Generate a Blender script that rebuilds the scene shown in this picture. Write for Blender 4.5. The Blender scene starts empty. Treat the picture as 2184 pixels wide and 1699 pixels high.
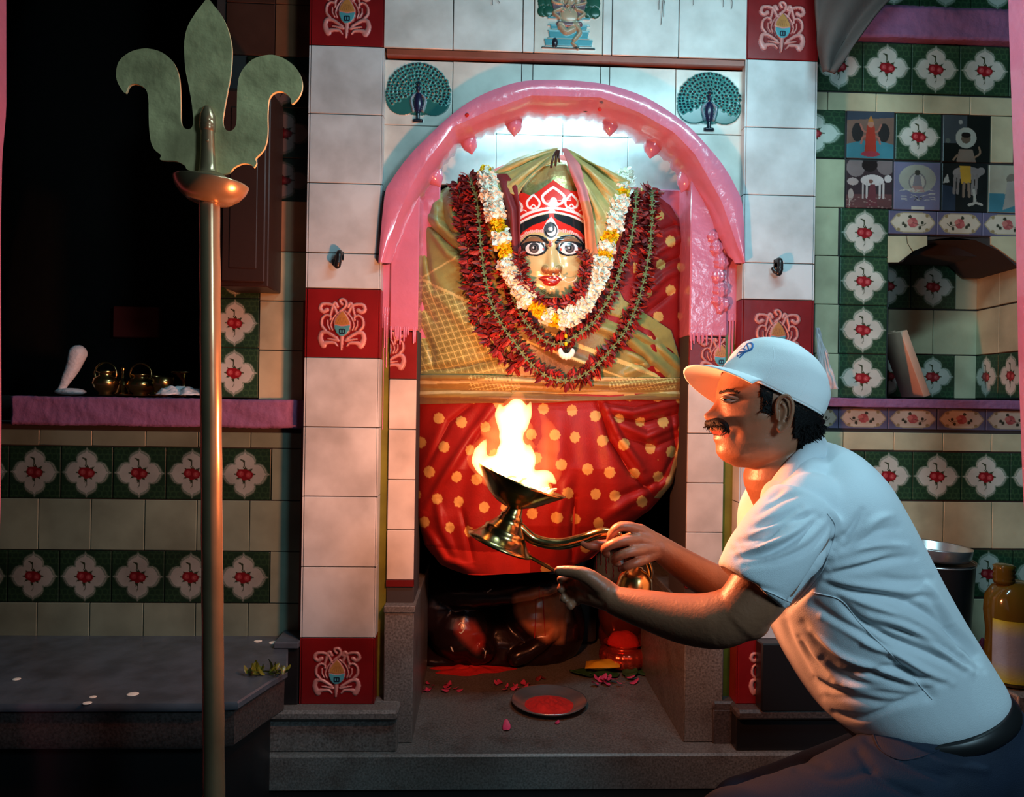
import bpy, math, random
import numpy as np
from mathutils.geometry import tessellate_polygon
from mathutils import Vector
random.seed(7); rng=np.random.default_rng(7)
sc=bpy.context.scene; COL=sc.collection
# ---------------------------------------------------------------- camera, view, world, lights
PX0,PY0,FL=1092.0,849.5,1600.0
YAW,ROLL=.04,.0155
CAM=np.array([0,0,1.15])
cy,sy,ca,sa=math.cos(YAW),math.sin(YAW),math.cos(ROLL),math.sin(ROLL)
FW=np.array([sy,cy,0.]); R0=np.array([cy,-sy,0.]); U0=np.array([0,0,1.])
RT=ca*R0+sa*U0; UP=-sa*R0+ca*U0
cd=bpy.data.cameras.new('camera'); cam=bpy.data.objects.new('camera',cd); COL.objects.link(cam)
cd.sensor_fit='HORIZONTAL'; cd.sensor_width=36; cd.lens=36*FL/2184; cd.clip_start=.02
from mathutils import Matrix
m=Matrix(((RT[0],UP[0],-FW[0],CAM[0]),(RT[1],UP[1],-FW[1],CAM[1]),(RT[2],UP[2],-FW[2],CAM[2]),(0,0,0,1)))
cam.matrix_world=m; sc.camera=cam
sc.view_settings.view_transform='Standard'; sc.view_settings.look='None'; sc.view_settings.gamma=1
sc.view_settings.use_curve_mapping=False; sc.view_settings.exposure=0.0
w=bpy.data.worlds.new('world'); sc.world=w; w.use_nodes=True
w.node_tree.nodes['Background'].inputs[0].default_value=(.35,.6,.65,1)
w.node_tree.nodes['Background'].inputs[1].default_value=.012
def light(name,kind,loc,energy,col,size=.1,size_y=None,aim=None,spread=None):
    l=bpy.data.lights.new(name,kind); l.energy=energy; l.color=col
    if kind=='AREA':
        l.shape='RECTANGLE'; l.size=size; l.size_y=size_y or size
        if spread: l.spread=spread
    else: l.shadow_soft_size=size
    o=bpy.data.objects.new(name,l); COL.objects.link(o); o.location=loc
    if aim is not None:
        o.rotation_euler=(Vector(aim)-Vector(loc)).to_track_quat('-Z','Y').to_euler()
    return o
COOL=(.62,.93,1.0)
# tube light high in the alcove, behind the arch; the tube light of the hall, above and in front; an unseen cool lamp near the camera, set to light the man
light('alcove_tube_light','AREA',(.235,2.425,2.085),4.0,(.40,.88,1.0),.66,.025,aim=(.235,2.40,1.0))
light('hall_tube_light','AREA',(.60,1.40,2.38),13,(.50,.88,1.0),.95,.05,aim=(.38,2.05,1.4))
light('hall_bulb','AREA',(1.0,.05,1.72),14.5,(.50,.82,1.0),.35,.35,aim=(.95,1.7,.95))
sp_=light('deity_spot','SPOT',(.30,.45,2.15),40,(.72,.95,1.0),.05,aim=(.18,2.3,1.50)); sp_.data.spot_size=.46; sp_.data.spot_blend=.8
light('lamp_fire','POINT',(.07,1.60,1.06),41,(1.0,.28,.11),.035)
# ---------------------------------------------------------------- picture-to-place conversion
def AT(px,py,Y):
    px,py,Y=np.broadcast_arrays(np.asarray(px,float),np.asarray(py,float),np.asarray(Y,float))
    d=FW+((px-PX0)/FL)[...,None]*RT-((py-PY0)/FL)[...,None]*UP
    return CAM+d*(Y/d[...,1])[...,None]
def ATZ(px,py,z):
    d=FW+((px-PX0)/FL)*RT-((py-PY0)/FL)*UP
    return CAM+d*((z-CAM[2])/d[2])
def P(px,py,Y): return AT(px,py,Y)
def XZ(px,py,Y):
    p=AT(px,py,Y); return float(p[0]),float(p[2])
# ---------------------------------------------------------------- materials
def mat(name,col=(.5,.5,.5),rough=.5,metal=0.,bump=0.,bs=60,var=0.,vs=6,paint=False,spec=.5,emit=None,trans=0,coat=0,sheen=0,alpha=1,wave=None,stain=None):
    m=bpy.data.materials.new(name); m.use_nodes=True; nt=m.node_tree; b=nt.nodes['Principled BSDF']
    b.inputs['Roughness'].default_value=rough; b.inputs['Metallic'].default_value=metal
    b.inputs['Specular IOR Level'].default_value=spec
    b.inputs['Transmission Weight'].default_value=trans; b.inputs['Coat Weight'].default_value=coat
    b.inputs['Sheen Weight'].default_value=sheen; b.inputs['Alpha'].default_value=alpha
    N=nt.nodes.new; L=nt.links.new
    tc=N('ShaderNodeTexCoord')
    if paint:
        a=N('ShaderNodeAttribute'); a.attribute_name='Col'; csrc=a.outputs['Color']
        L(a.outputs['Alpha'],b.inputs['Metallic'])
    else:
        r=N('ShaderNodeRGB'); r.outputs[0].default_value=(*col,1); csrc=r.outputs[0]
    def layer(csrc,scale,amt,dark,detail=6,lo=.35,hi=.7):
        n=N('ShaderNodeTexNoise'); n.inputs['Scale'].default_value=scale; n.inputs['Detail'].default_value=detail
        L(tc.outputs['Object'],n.inputs['Vector'])
        mr=N('ShaderNodeMapRange'); mr.inputs[1].default_value=lo; mr.inputs[2].default_value=hi; mr.inputs[3].default_value=0; mr.inputs[4].default_value=amt
        L(n.outputs['Fac'],mr.inputs[0])
        mx=N('ShaderNodeMix'); mx.data_type='RGBA'; mx.blend_type='MULTIPLY'
        L(mr.outputs[0],mx.inputs[0]); L(csrc,mx.inputs[6]); mx.inputs[7].default_value=(*dark,1)
        return mx.outputs[2]
    if var: csrc=layer(csrc,vs,var,(.25,.22,.2))
    if stain: csrc=layer(csrc,stain[0],stain[1],stain[2],8,.5,.72)
    L(csrc,b.inputs['Base Color'])
    if bump:
        n=N('ShaderNodeTexNoise'); n.inputs['Scale'].default_value=bs; n.inputs['Detail'].default_value=5
        L(tc.outputs['Object'],n.inputs['Vector'])
        h=n.outputs['Fac']
        if wave:
            wv=N('ShaderNodeTexWave'); wv.inputs['Scale'].default_value=wave; L(tc.outputs['Object'],wv.inputs['Vector']); h=wv.outputs['Fac']
        bp=N('ShaderNodeBump'); bp.inputs['Strength'].default_value=1; bp.inputs['Distance'].default_value=bump
        L(h,bp.inputs['Height']); L(bp.outputs[0],b.inputs['Normal'])
    if emit:
        b.inputs['Emission Color'].default_value=(*emit[0],1); b.inputs['Emission Strength'].default_value=emit[1]
    return m
M={}
M['glaze']=mat('glazed_tile',rough=.26,bump=.0006,bs=9,var=.35,vs=11,paint=True,spec=.5)
M['glaze_old']=mat('worn_tile',rough=.34,bump=.0008,bs=14,var=.5,vs=7,paint=True,spec=.35)
M['grout']=mat('grout',(.035,.03,.028),.9)
M['pinkplaster']=mat('pink_plaster',(.30,.12,.25),.75,bump=.004,bs=38,var=.45,vs=9)
M['pinkgloss']=mat('pink_gloss_paint',(.58,.19,.29),.2,bump=.0035,bs=22,var=.12,vs=12,coat=.6)
M['olive']=mat('olive_paint',(.16,.17,.02),.3,bump=.001,bs=20,var=.5,vs=14)
M['orangepaint']=mat('orange_paint',(.55,.12,.04),.6,bump=.002,var=.5)
M['granite']=mat('grey_granite',(.185,.19,.18),.38,bump=.0006,bs=160,var=.8,vs=170,stain=(9,.55,(.5,.35,.3)))
M['granite_blue']=mat('slate_slab',(.09,.12,.15),.32,bump=.001,bs=40,var=.6,vs=12)
M['granite_dark']=mat('dark_granite',(.075,.064,.060),.4,bump=.0006,bs=160,var=.8,vs=170)
M['black']=mat('black_stone',(.01,.01,.011),.35)
M['darkwall']=mat('black_wall',(.018,.014,.012),.9,bump=.003,bs=20)  # near-black colour for the niche and alcove interiors
M['blackwood']=mat('dark_wood',(.035,.015,.010),.45,bump=.001,bs=25)
M['brass']=mat('aged_brass',(.92,.74,.36),.33,.06,bump=.006,bs=13,var=.5,vs=16)
M['brasspole']=mat('brass_pole',(.50,.33,.18),.26,.6,bump=.0006,bs=9,var=.5,vs=7)
M['brasslamp']=mat('lamp_brass',(.62,.42,.16),.22,1,bump=.0005,bs=40,var=.4,vs=30)
M['copper']=mat('red_copper',(.75,.10,.06),.2,.8)
M['steel']=mat('steel',(.8,.8,.8),.27,.92)
M['blackpaint']=mat('black_metal',(.012,.012,.013),.3)
M['skin']=mat('skin',rough=.42,paint=True,bump=.0006,bs=160,var=.12,vs=30)
M['hair']=mat('hair',(.004,.003,.003),.6,bump=.002,bs=300,spec=.15)
M['shirt']=mat('shirt_cotton',(.66,.72,.76),.85,bump=.0005,bs=700,sheen=.2)
M['cap']=mat('cap_cotton',(.88,.90,.90),.8,bump=.0004,bs=600)
M['blue']=mat('blue_thread',(.02,.14,.42),.6)
M['denim']=mat('denim',(.005,.014,.036),.8,bump=.0008,bs=500,var=.4,vs=12)
M['belt']=mat('black_leather',(.01,.01,.011),.4)
M['cloth']=mat('printed_cloth',rough=.5,paint=True,bump=.0006,bs=180,spec=.3,var=.25,vs=22)
M['silk']=mat('silk_cloth',rough=.42,paint=True,bump=.0010,bs=120,sheen=.2,var=.3,vs=30)
M['maskp']=mat('painted_mask',rough=.2,paint=True,coat=.5)
M['golddome']=mat('gold_dome',(.66,.60,.26),.35,.55,bump=.006,bs=30,var=.3,vs=20)
M['petalred']=mat('red_petal',(.22,.018,.020),.5,var=.6,vs=40)
M['petalred2']=mat('bright_red_petal',(.42,.035,.032),.5,var=.6,vs=40)
M['petalwhite']=mat('white_petal',(.90,.92,.80),.6,var=.10,vs=60)
M['petalyellow']=mat('yellow_petal',(.95,.62,.0),.6,var=.12,vs=60)
M['stem']=mat('green_stem',(.10,.17,.045),.5,var=.3,vs=60)
M['leaf']=mat('green_leaf',(.03,.10,.03),.35,var=.5,vs=30,bump=.001,bs=60)
M['pinkpetal']=mat('pink_petal',(.70,.07,.20),.5,var=.3,vs=60)
M['idol']=mat('idol_paint',rough=.22,paint=True,bump=.002,bs=25,var=.45,vs=18)
M['sindoor']=mat('vermilion_powder',(.62,.015,.01),.9,bump=.004,bs=60,var=.3,vs=20)
M['plastic']=mat('clear_plastic',(.75,.72,.78),.12,bump=.004,bs=40,alpha=.45)
M['yellowp']=mat('yellow_packet',(.75,.45,.03),.25,bump=.002,bs=40)
M['card']=mat('brown_card',(.45,.24,.11),.8)
M['woodlight']=mat('planed_wood',(.60,.38,.26),.7,bump=.0006,bs=40,var=.3)
M['oilp']=mat('yellow_oil_bottle',(.12,.085,.01),.12,trans=.3,bump=.001,bs=20)
M['browncloth']=mat('brown_cloth',(.075,.052,.045),.9,bump=.002,bs=40,var=.4)
M['whitecloth']=mat('white_cloth',(.7,.72,.75),.5,bump=.01,bs=25)
M['dimred']=mat('dim_red_cloth',(.35,.03,.02),.8)
M['wick']=mat('charred_wick',(.6,.35,.2),.8,bump=.003,bs=80)
# ---------------------------------------------------------------- mesh building
def lin(c):
    return tuple(c)
class MB:
    def __init__(s): s.V=[];s.C=[];s.Q=[];s.T=[];s.qm=[];s.tm=[];s.n=0
    def add(s,V,F,col=None,mi=0):
        V=np.asarray(V,float).reshape(-1,3); k=len(V)
        if col is None: col=(.5,.5,.5,0)
        col=np.asarray(col,float)
        if col.ndim==1:
            if len(col)==3: col=np.append(col,0)
            col=np.tile(col,(k,1))
        elif col.shape[1]==3: col=np.hstack([col,np.zeros((k,1))])
        s.V.append(V); s.C.append(col)
        if isinstance(F,np.ndarray):
            if F.shape[1]==4: s.Q.append(F+s.n); s.qm+= [mi]*len(F)
            else: s.T.append(F+s.n); s.tm+=[mi]*len(F)
        else:
            q=[f for f in F if len(f)==4]; t=[f for f in F if len(f)==3]
            if q: s.Q.append(np.array(q)+s.n); s.qm+=[mi]*len(q)
            if t: s.T.append(np.array(t)+s.n); s.tm+=[mi]*len(t)
            for f in F:
                if len(f)>4:
                    for a in range(1,len(f)-1): s.T.append(np.array([[f[0],f[a],f[a+1]]])+s.n); s.tm.append(mi)
        s.n+=k; return s
    def arr(s):
        V=np.vstack(s.V); Q=np.vstack(s.Q) if s.Q else np.zeros((0,4),int); T=np.vstack(s.T) if s.T else np.zeros((0,3),int)
        return V,Q.astype(int),T.astype(int)
    def build(s,name,mats,parent=None,smooth=True,color=True,origin=None,mods=None):
        V,Q,T=s.arr()
        if origin is not None: V=V-np.asarray(origin)
        me=bpy.data.meshes.new(name)
        me.vertices.add(len(V)); me.vertices.foreach_set('co',V.ravel())
        li=np.concatenate([Q.ravel(),T.ravel()]); me.loops.add(len(li)); me.loops.foreach_set('vertex_index',li.astype(np.int32))
        ls=np.concatenate([np.arange(len(Q))*4,len(Q)*4+np.arange(len(T))*3]).astype(np.int32)
        me.polygons.add(len(ls)); me.polygons.foreach_set('loop_start',ls)
        if not isinstance(mats,(list,tuple)): mats=[mats]
        for mm in mats: me.materials.append(M[mm] if isinstance(mm,str) else mm)
        if len(mats)>1: me.polygons.foreach_set('material_index',np.array(s.qm+s.tm,np.int32))
        me.update(calc_edges=True); me.validate()
        if smooth is True: me.polygons.foreach_set('use_smooth',np.ones(len(ls),bool))
        if color:
            ca_=me.color_attributes.new('Col','FLOAT_COLOR','POINT'); ca_.data.foreach_set('color',np.vstack(s.C).astype(np.float32).ravel())
        if smooth=='auto':
            me.polygons.foreach_set('use_smooth',np.ones(len(ls),bool))
            me.set_sharp_from_angle(angle=.7)
        o=bpy.data.objects.new(name,me); COL.objects.link(o)
        if origin is not None: o.location=origin
        if parent is not None: par(o,parent)
        return o
def par(o,p):
    if p is not None:
        o.parent=p; o.matrix_parent_inverse=p_world(p).inverted()
def p_world(p):
    m_=Matrix.Translation(p.location) @ p.rotation_euler.to_matrix().to_4x4()
    if p.parent is not None: m_=p_world(p.parent)@p.matrix_parent_inverse@m_
    return m_
def thing(name,label,cat,loc,group=None):
    o=bpy.data.objects.new(name,None); COL.objects.link(o); o.empty_display_size=.05
    o.location=tuple(float(v) for v in loc); return tag(o,label,cat,group)
def tag(o,label=None,cat=None,group=None,kind=None):
    if label: o['label']=label
    if cat: o['category']=cat
    if group: o['group']=group
    if kind: o['kind']=kind
    return o
def struct(o,label=None): return tag(o,label,None,None,'structure')
def box(x0,x1,y0,y1,z0,z1,b=0.):
    if b<=0:
        V=[(x,y,z) for x in (x0,x1) for y in (y0,y1) for z in (z0,z1)]
        return np.array(V),[(0,1,3,2),(4,6,7,5),(0,4,5,1),(2,3,7,6),(0,2,6,4),(1,5,7,3)]
    V=[];F=[]
    idx={}
    for i,x in enumerate((x0,x1)):
        for j,y in enumerate((y0,y1)):
            for k,z in enumerate((z0,z1)):
                sx,sy_,sz=(1,-1)[i],(1,-1)[j],(1,-1)[k]
                idx[i,j,k,0]=len(V);V.append((x,y+sy_*b,z+sz*b))
                idx[i,j,k,1]=len(V);V.append((x+sx*b,y,z+sz*b))
                idx[i,j,k,2]=len(V);V.append((x+sx*b,y+sy_*b,z))
                F.append((idx[i,j,k,0],idx[i,j,k,1],idx[i,j,k,2]) if (i+j+k)%2==0 else (idx[i,j,k,0],idx[i,j,k,2],idx[i,j,k,1]))
    for i in (0,1):
        f=[idx[i,0,0,0],idx[i,0,1,0],idx[i,1,1,0],idx[i,1,0,0]]; F.append(tuple(f if i==0 else f[::-1]))
        f=[idx[0,i,0,1],idx[1,i,0,1],idx[1,i,1,1],idx[0,i,1,1]]; F.append(tuple(f if i==0 else f[::-1]))
        f=[idx[0,0,i,2],idx[0,1,i,2],idx[1,1,i,2],idx[1,0,i,2]]; F.append(tuple(f if i==0 else f[::-1]))
    for j in (0,1):
        for k in (0,1): F.append((idx[0,j,k,1],idx[1,j,k,1],idx[1,j,k,2],idx[0,j,k,2]))
    for i in (0,1):
        for k in (0,1): F.append((idx[i,0,k,0],idx[i,1,k,0],idx[i,1,k,2],idx[i,0,k,2]))
    for i in (0,1):
        for j in (0,1): F.append((idx[i,j,0,0],idx[i,j,1,0],idx[i,j,1,1],idx[i,j,0,1]))
    return np.array(V),F
def gridF(n,m,wrap=False):
    # n rows, m columns
    i,j=np.meshgrid(np.arange(n-1),np.arange(m if wrap else m-1),indexing='ij'); j2=(j+1)%m
    return np.stack([i*m+j,i*m+j2,(i+1)*m+j2,(i+1)*m+j],-1).reshape(-1,4)
def closed(n,m):
    F=gridF(n,m,True).tolist(); return F
def loft(rings):
    R=np.asarray(rings,float); n,m_=R.shape[:2]
    V=np.vstack([R.reshape(-1,3),R[0].mean(0)[None],R[-1].mean(0)[None]])
    F=closed(n,m_); a=n*m_
    F+= [(a,(j+1)%m_,j) for j in range(m_)]+[(a+1,(n-1)*m_+j,(n-1)*m_+(j+1)%m_) for j in range(m_)]
    return V,F
def lathe(prof,n=48,axis_o=(0,0,0)):
    t=np.linspace(0,2*math.pi,n,endpoint=False)
    R=[[(r*math.cos(a),r*math.sin(a),z) for a in t] for r,z in prof]
    V,F=loft(R); return V+np.asarray(axis_o),F
def rotm(axis,a):
    return np.array(Matrix.Rotation(a,3,axis))
def frames(path):
    p=np.asarray(path,float); t=np.gradient(p,axis=0); t/=np.linalg.norm(t,axis=1)[:,None]+1e-12
    u=np.cross(t[0],[0,0,1.]); 
    if np.linalg.norm(u)<.1: u=np.cross(t[0],[0,1.,0])
    u/=np.linalg.norm(u); U=[u]
    for i in range(1,len(p)):
        u=U[-1]-t[i]*np.dot(U[-1],t[i]); u/=np.linalg.norm(u)+1e-12; U.append(u)
    U=np.array(U); W=np.cross(t,U); return p,t,U,W
def resamp(path,n):
    p=np.asarray(path,float); d=np.r_[0,np.cumsum(np.linalg.norm(np.diff(p,axis=0),axis=1))]
    s=np.linspace(0,d[-1],n); return np.stack([np.interp(s,d,p[:,k]) for k in range(p.shape[1])],1)
def spline(path,n):
    """Catmull-Rom through the points"""
    p=np.asarray(path,float); k=len(p); q=np.vstack([2*p[0]-p[1],p,2*p[-1]-p[-2]])
    out=[]
    for s in np.linspace(0,k-1-1e-9,n):
        i=int(s); f=s-i; a,b,c,d=q[i],q[i+1],q[i+2],q[i+3]
        out.append(.5*((2*b)+(-a+c)*f+(2*a-5*b+4*c-d)*f*f+(-a+3*b-3*c+d)*f**3))
    return np.array(out)
def tube(path,r,n=12,rnd=True,flat=None):
    p,t,U,W=frames(path); r=np.broadcast_to(np.asarray(r,float),(len(p),)).copy()
    if rnd:
        pa=[];ra=[]
        for a in (80,50,22): pa.append(p[0]-t[0]*r[0]*math.sin(math.radians(a))); ra.append(r[0]*math.cos(math.radians(a)))
        pb=[];rb=[]
        for a in (22,50,80): pb.append(p[-1]+t[-1]*r[-1]*math.sin(math.radians(a))); rb.append(r[-1]*math.cos(math.radians(a)))
        p=np.vstack([pa,p,pb]); r=np.r_[ra,r,rb]; U=np.vstack([[U[0]]*3,U,[U[-1]]*3]); W=np.vstack([[W[0]]*3,W,[W[-1]]*3])
    a=np.linspace(0,2*math.pi,n,endpoint=False)
    R=p[:,None]+r[:,None,None]*(np.cos(a)[None,:,None]*U[:,None]+np.sin(a)[None,:,None]*W[:,None]*(flat or 1))
    return loft(R)
def ell(c,rad,n=24,m_=16,rot=None):
    v=np.linspace(-math.pi/2+.06,math.pi/2-.06,m_); a=np.linspace(0,2*math.pi,n,endpoint=False)
    R=np.array([[(math.cos(b)*math.cos(t),math.cos(b)*math.sin(t),math.sin(b)) for t in a] for b in v])*np.asarray(rad)
    if rot is not None: R=R@np.asarray(rot).T
    V,F=loft(R+np.asarray(c)); return V,F
def prism(poly,y0,y1):
    """poly: (x,z) outline, extruded along Y from y0 (near) to y1"""
    p=[Vector((x,z,0)) for x,z in poly]; n=len(p); tr=tessellate_polygon([p])
    V=[(x,y0,z) for x,z in poly]+[(x,y1,z) for x,z in poly]
    F=[tuple(t) for t in tr]+[tuple(i+n for i in t[::-1]) for t in tr]+[(i,(i+1)%n,(i+1)%n+n,i+n) for i in range(n)]
    return np.array(V),F
def voxel(parts,size,iters=3,lam=.5):
    g=MB()
    for V,F in parts: g.add(V,F)
    o=g.build('tmp_body','skin',color=False); md=o.modifiers.new('r','REMESH'); md.mode='VOXEL'; md.voxel_size=size
    dg=bpy.context.evaluated_depsgraph_get(); ev=o.evaluated_get(dg); me=ev.to_mesh()
    V=np.empty(len(me.vertices)*3); me.vertices.foreach_get('co',V); V=V.reshape(-1,3)
    li=np.empty(len(me.loops),np.int32); me.loops.foreach_get('vertex_index',li)
    tot=np.empty(len(me.polygons),np.int32); me.polygons.foreach_get('loop_total',tot)
    st=np.empty(len(me.polygons),np.int32); me.polygons.foreach_get('loop_start',st)
    Q=li[st[tot==4][:,None]+np.arange(4)] if (tot==4).any() else np.zeros((0,4),int)
    T=li[st[tot==3][:,None]+np.arange(3)] if (tot==3).any() else np.zeros((0,3),int)
    ev.to_mesh_clear(); mm=o.data; bpy.data.objects.remove(o); bpy.data.meshes.remove(mm)
    V=smoothV(V,Q,T,iters,lam)
    return V,Q,T
def edges(Q,T):
    E=[Q[:,[0,1]],Q[:,[1,2]],Q[:,[2,3]],Q[:,[3,0]]]+([T[:,[0,1]],T[:,[1,2]],T[:,[2,0]]] if len(T) else [])
    return np.vstack(E)
def smoothV(V,Q,T,iters,lam=.5):
    E=edges(Q,T); n=len(V); deg=np.bincount(E[:,0],minlength=n)+np.bincount(E[:,1],minlength=n)
    for _ in range(iters):
        S=np.stack([np.bincount(E[:,0],V[E[:,1],k],n)+np.bincount(E[:,1],V[E[:,0],k],n) for k in range(3)],1)
        V=V+lam*(S/np.maximum(deg,1)[:,None]-V)
    return V
def normals(V,Q,T):
    N=np.zeros_like(V)
    for A in (Q,T):
        if len(A):
            fn=np.cross(V[A[:,2]]-V[A[:,0]],V[A[:,-1]]-V[A[:,1]]) if A.shape[1]==4 else np.cross(V[A[:,1]]-V[A[:,0]],V[A[:,2]]-V[A[:,0]])
            for k in range(3):
                for c in range(A.shape[1]): N[:,k]+=np.bincount(A[:,c],fn[:,k],len(V))
    return N/(np.linalg.norm(N,axis=1)[:,None]+1e-12)
def dist_poly(X,Y,pts):
    """distance of points to a polyline, and the parameter 0..1 along it"""
    d=np.full(np.shape(X),1e9); tt=np.zeros(np.shape(X)); pts=np.asarray(pts,float); n=len(pts)-1
    for i in range(n):
        a,b=pts[i],pts[i+1]; ab=b-a; L2=ab@ab+1e-12
        t=np.clip(((X-a[0])*ab[0]+(Y-a[1])*ab[1])/L2,0,1)
        dd=np.hypot(X-a[0]-t*ab[0],Y-a[1]-t*ab[1]); k=dd<d
        d=np.where(k,dd,d); tt=np.where(k,(i+t)/n,tt)
    return d,tt
def inpoly(X,Y,pts):
    pts=np.asarray(pts,float); ins=np.zeros(np.shape(X),bool); n=len(pts)
    for i in range(n):
        x1,y1=pts[i]; x2,y2=pts[(i+1)%n]
        if y1==y2: continue
        c=((y1>Y)!=(y2>Y))&(X<(x2-x1)*(Y-y1)/(y2-y1)+x1); ins^=c
    return ins
class Cv:
    """a small painted relief: colour and height over the unit square (x right, y down)"""
    def __init__(s,n,m_,base,alpha=0):
        s.X,s.Y=np.meshgrid(np.linspace(0,1,m_),np.linspace(0,1,n)); s.C=np.zeros((n,m_,4)); s.C[...,:3]=base; s.C[...,3]=alpha; s.H=np.zeros((n,m_))
    def put(s,mask,col,h=None,a=0):
        s.C[mask,:3]=col; s.C[mask,3]=a
        if h is not None: s.H[mask]=h
        return s
    def poly(s,pts,col,h=None,a=0): return s.put(inpoly(s.X,s.Y,pts),col,h,a)
    def disc(s,x,y,rx,col,h=None,ry=None,ang=0,dome=False,a=0):
        ry=ry or rx; c_,s_=math.cos(ang),math.sin(ang); dx,dy=s.X-x,s.Y-y
        q=((dx*c_+dy*s_)/rx)**2+((-dx*s_+dy*c_)/ry)**2; k=q<1
        s.C[k,:3]=col; s.C[k,3]=a
        if h is not None: s.H[k]=(h*np.sqrt(1-q[k]) if dome else h)
        return s
    def line(s,pts,w,col,h=None,w2=None,a=0,smooth=True,rnd=True):
        if smooth and len(pts)>2: pts=spline(pts,len(pts)*6)
        d,t=dist_poly(s.X,s.Y,pts); ww=w+(0 if w2 is None else (w2-w)*t); k=d<ww
        s.C[k,:3]=col; s.C[k,3]=a
        if h is not None: s.H[k]=np.maximum(s.H[k],(h*np.sqrt(np.clip(1-(d/ww)**2,0,1)))[k])
        return s
    def blur(s,it=1):
        for _ in range(it):
            H=np.pad(s.H,1,mode='edge'); s.H=(H[:-2,1:-1]+H[2:,1:-1]+H[1:-1,:-2]+H[1:-1,2:]+2*H[1:-1,1:-1])/6
        return s
def put_relief(g,cv,x0,x1,z0,z1,Y,th=.006,gap=.0012,mi=0):
    """a tile body with the painted relief as its face, facing -Y"""
    x0+=gap;x1-=gap;z0+=gap;z1-=gap
    n,m_=cv.X.shape; X=x0+cv.X*(x1-x0); Z=z1-cv.Y*(z1-z0); H=cv.H.copy()
    yy=Y-th-H
    edge=np.zeros((n,m_),bool); edge[0]=edge[-1]=True; edge[:,0]=edge[:,-1]=True
    yy[edge]=Y-th+.0015
    V=np.stack([X,yy,Z],-1).reshape(-1,3)
    g.add(V,gridF(n,m_),cv.C.reshape(-1,4),mi)
    bv,bf=box(x0,x1,Y-th+.0015,Y,z0,z1); g.add(bv,bf,cv.C[0,0],mi)
def put_tile(g,x0,x1,z0,z1,Y,col,th=.006,gap=.0012,mi=0,jit=.03):
    k=1+random.uniform(-jit,jit); bv,bf=box(x0+gap,x1-gap,Y-th+random.uniform(0,.0008),Y+.002,z0+gap,z1-gap,.0015)
    g.add(bv,bf,tuple(c*k for c in col),mi)
# ================================================================ SETTING
WHITE=(.56,.64,.65); CREAM=(.56,.53,.34); RED=(.20,.008,.010); GREEN=(.022,.060,.030)
PINKR=(.58,.26,.24)
YC=2.25; YS=2.35; YI=2.30   # pillar face, side walls, inner pilasters
# ---- painted tiles
def emblem(n=150):
    c=Cv(n,n,RED); S=1/1400.
    def T(pts): return [((x-140)*S,(y-110)*S) for x,y in pts]
    W=.030
    for sgn in (1,-1):
        def m_(pts): return [(x if sgn==1 else 1670-x,y) for x,y in pts]
        def L(pts,w,w2=None,col=PINKR): c.line(T(m_(pts)),w*.82,col,.0038,w2*.82 if w2 else None)
        L([(730,620),(660,470),(560,420),(440,430),(400,520),(460,580),(530,540)],.022,.036)
        L([(730,470),(690,400),(650,440),(620,560),(600,640)],.028,.020)
        L([(500,960),(430,860),(440,720),(520,650),(600,680),(600,740)],.024,.018)
        L([(590,940),(545,850),(545,760)],.014,.010)
        L([(640,950),(610,850),(650,720),(720,620),(790,560)],.014,.014)
        L([(740,1130),(640,1060),(530,1000),(440,1010),(410,1110),(430,1200),(470,1270)],.022,.050)
        L([(470,1240),(560,1210),(680,1215),(745,1280)],.044,.012)
        L([(760,1170),(660,1150),(550,1130)],.026,.012)
        L([(730,1100),(640,1060),(560,1010)],.012,.010)
    c.line(T([(790,560),(880,480),(900,380),(840,320),(780,350),(820,420)]),.020,PINKR,.005)
    c.line(T([(830,1080),(825,1250),(820,1350)]),.030,PINKR,.004,.012)
    c.poly(T([(840,545),(760,610),(690,700),(665,800),(670,900),(720,1010),(780,1075),(880,1075),(960,1010),(1000,900),(995,780),(930,650)]),PINKR,.004)
    c.poly(T([(840,560),(770,640),(710,740),(690,830),(840,860),(990,830),(960,740),(900,630)]),(.46,.22,.06),.005)
    c.poly(T([(690,850),(840,880),(990,850),(980,950),(930,1030),(870,1070),(790,1070),(720,1010),(690,930)]),(.08,.36,.42),.005)
    for a,b in (((790,940),(880,940)),((790,940),(790,1020)),((880,940),(880,1020)),((790,1020),(880,1020)),((835,940),(835,1000))):
        c.line(T([a,b]),.009,(.01,.02,.04),smooth=False)
    for k in range(5): c.line(T([(740+k*45,820),(790+k*22,700)]),.004,(.30,.13,.04),smooth=False)
    return c.blur(1)
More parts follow.
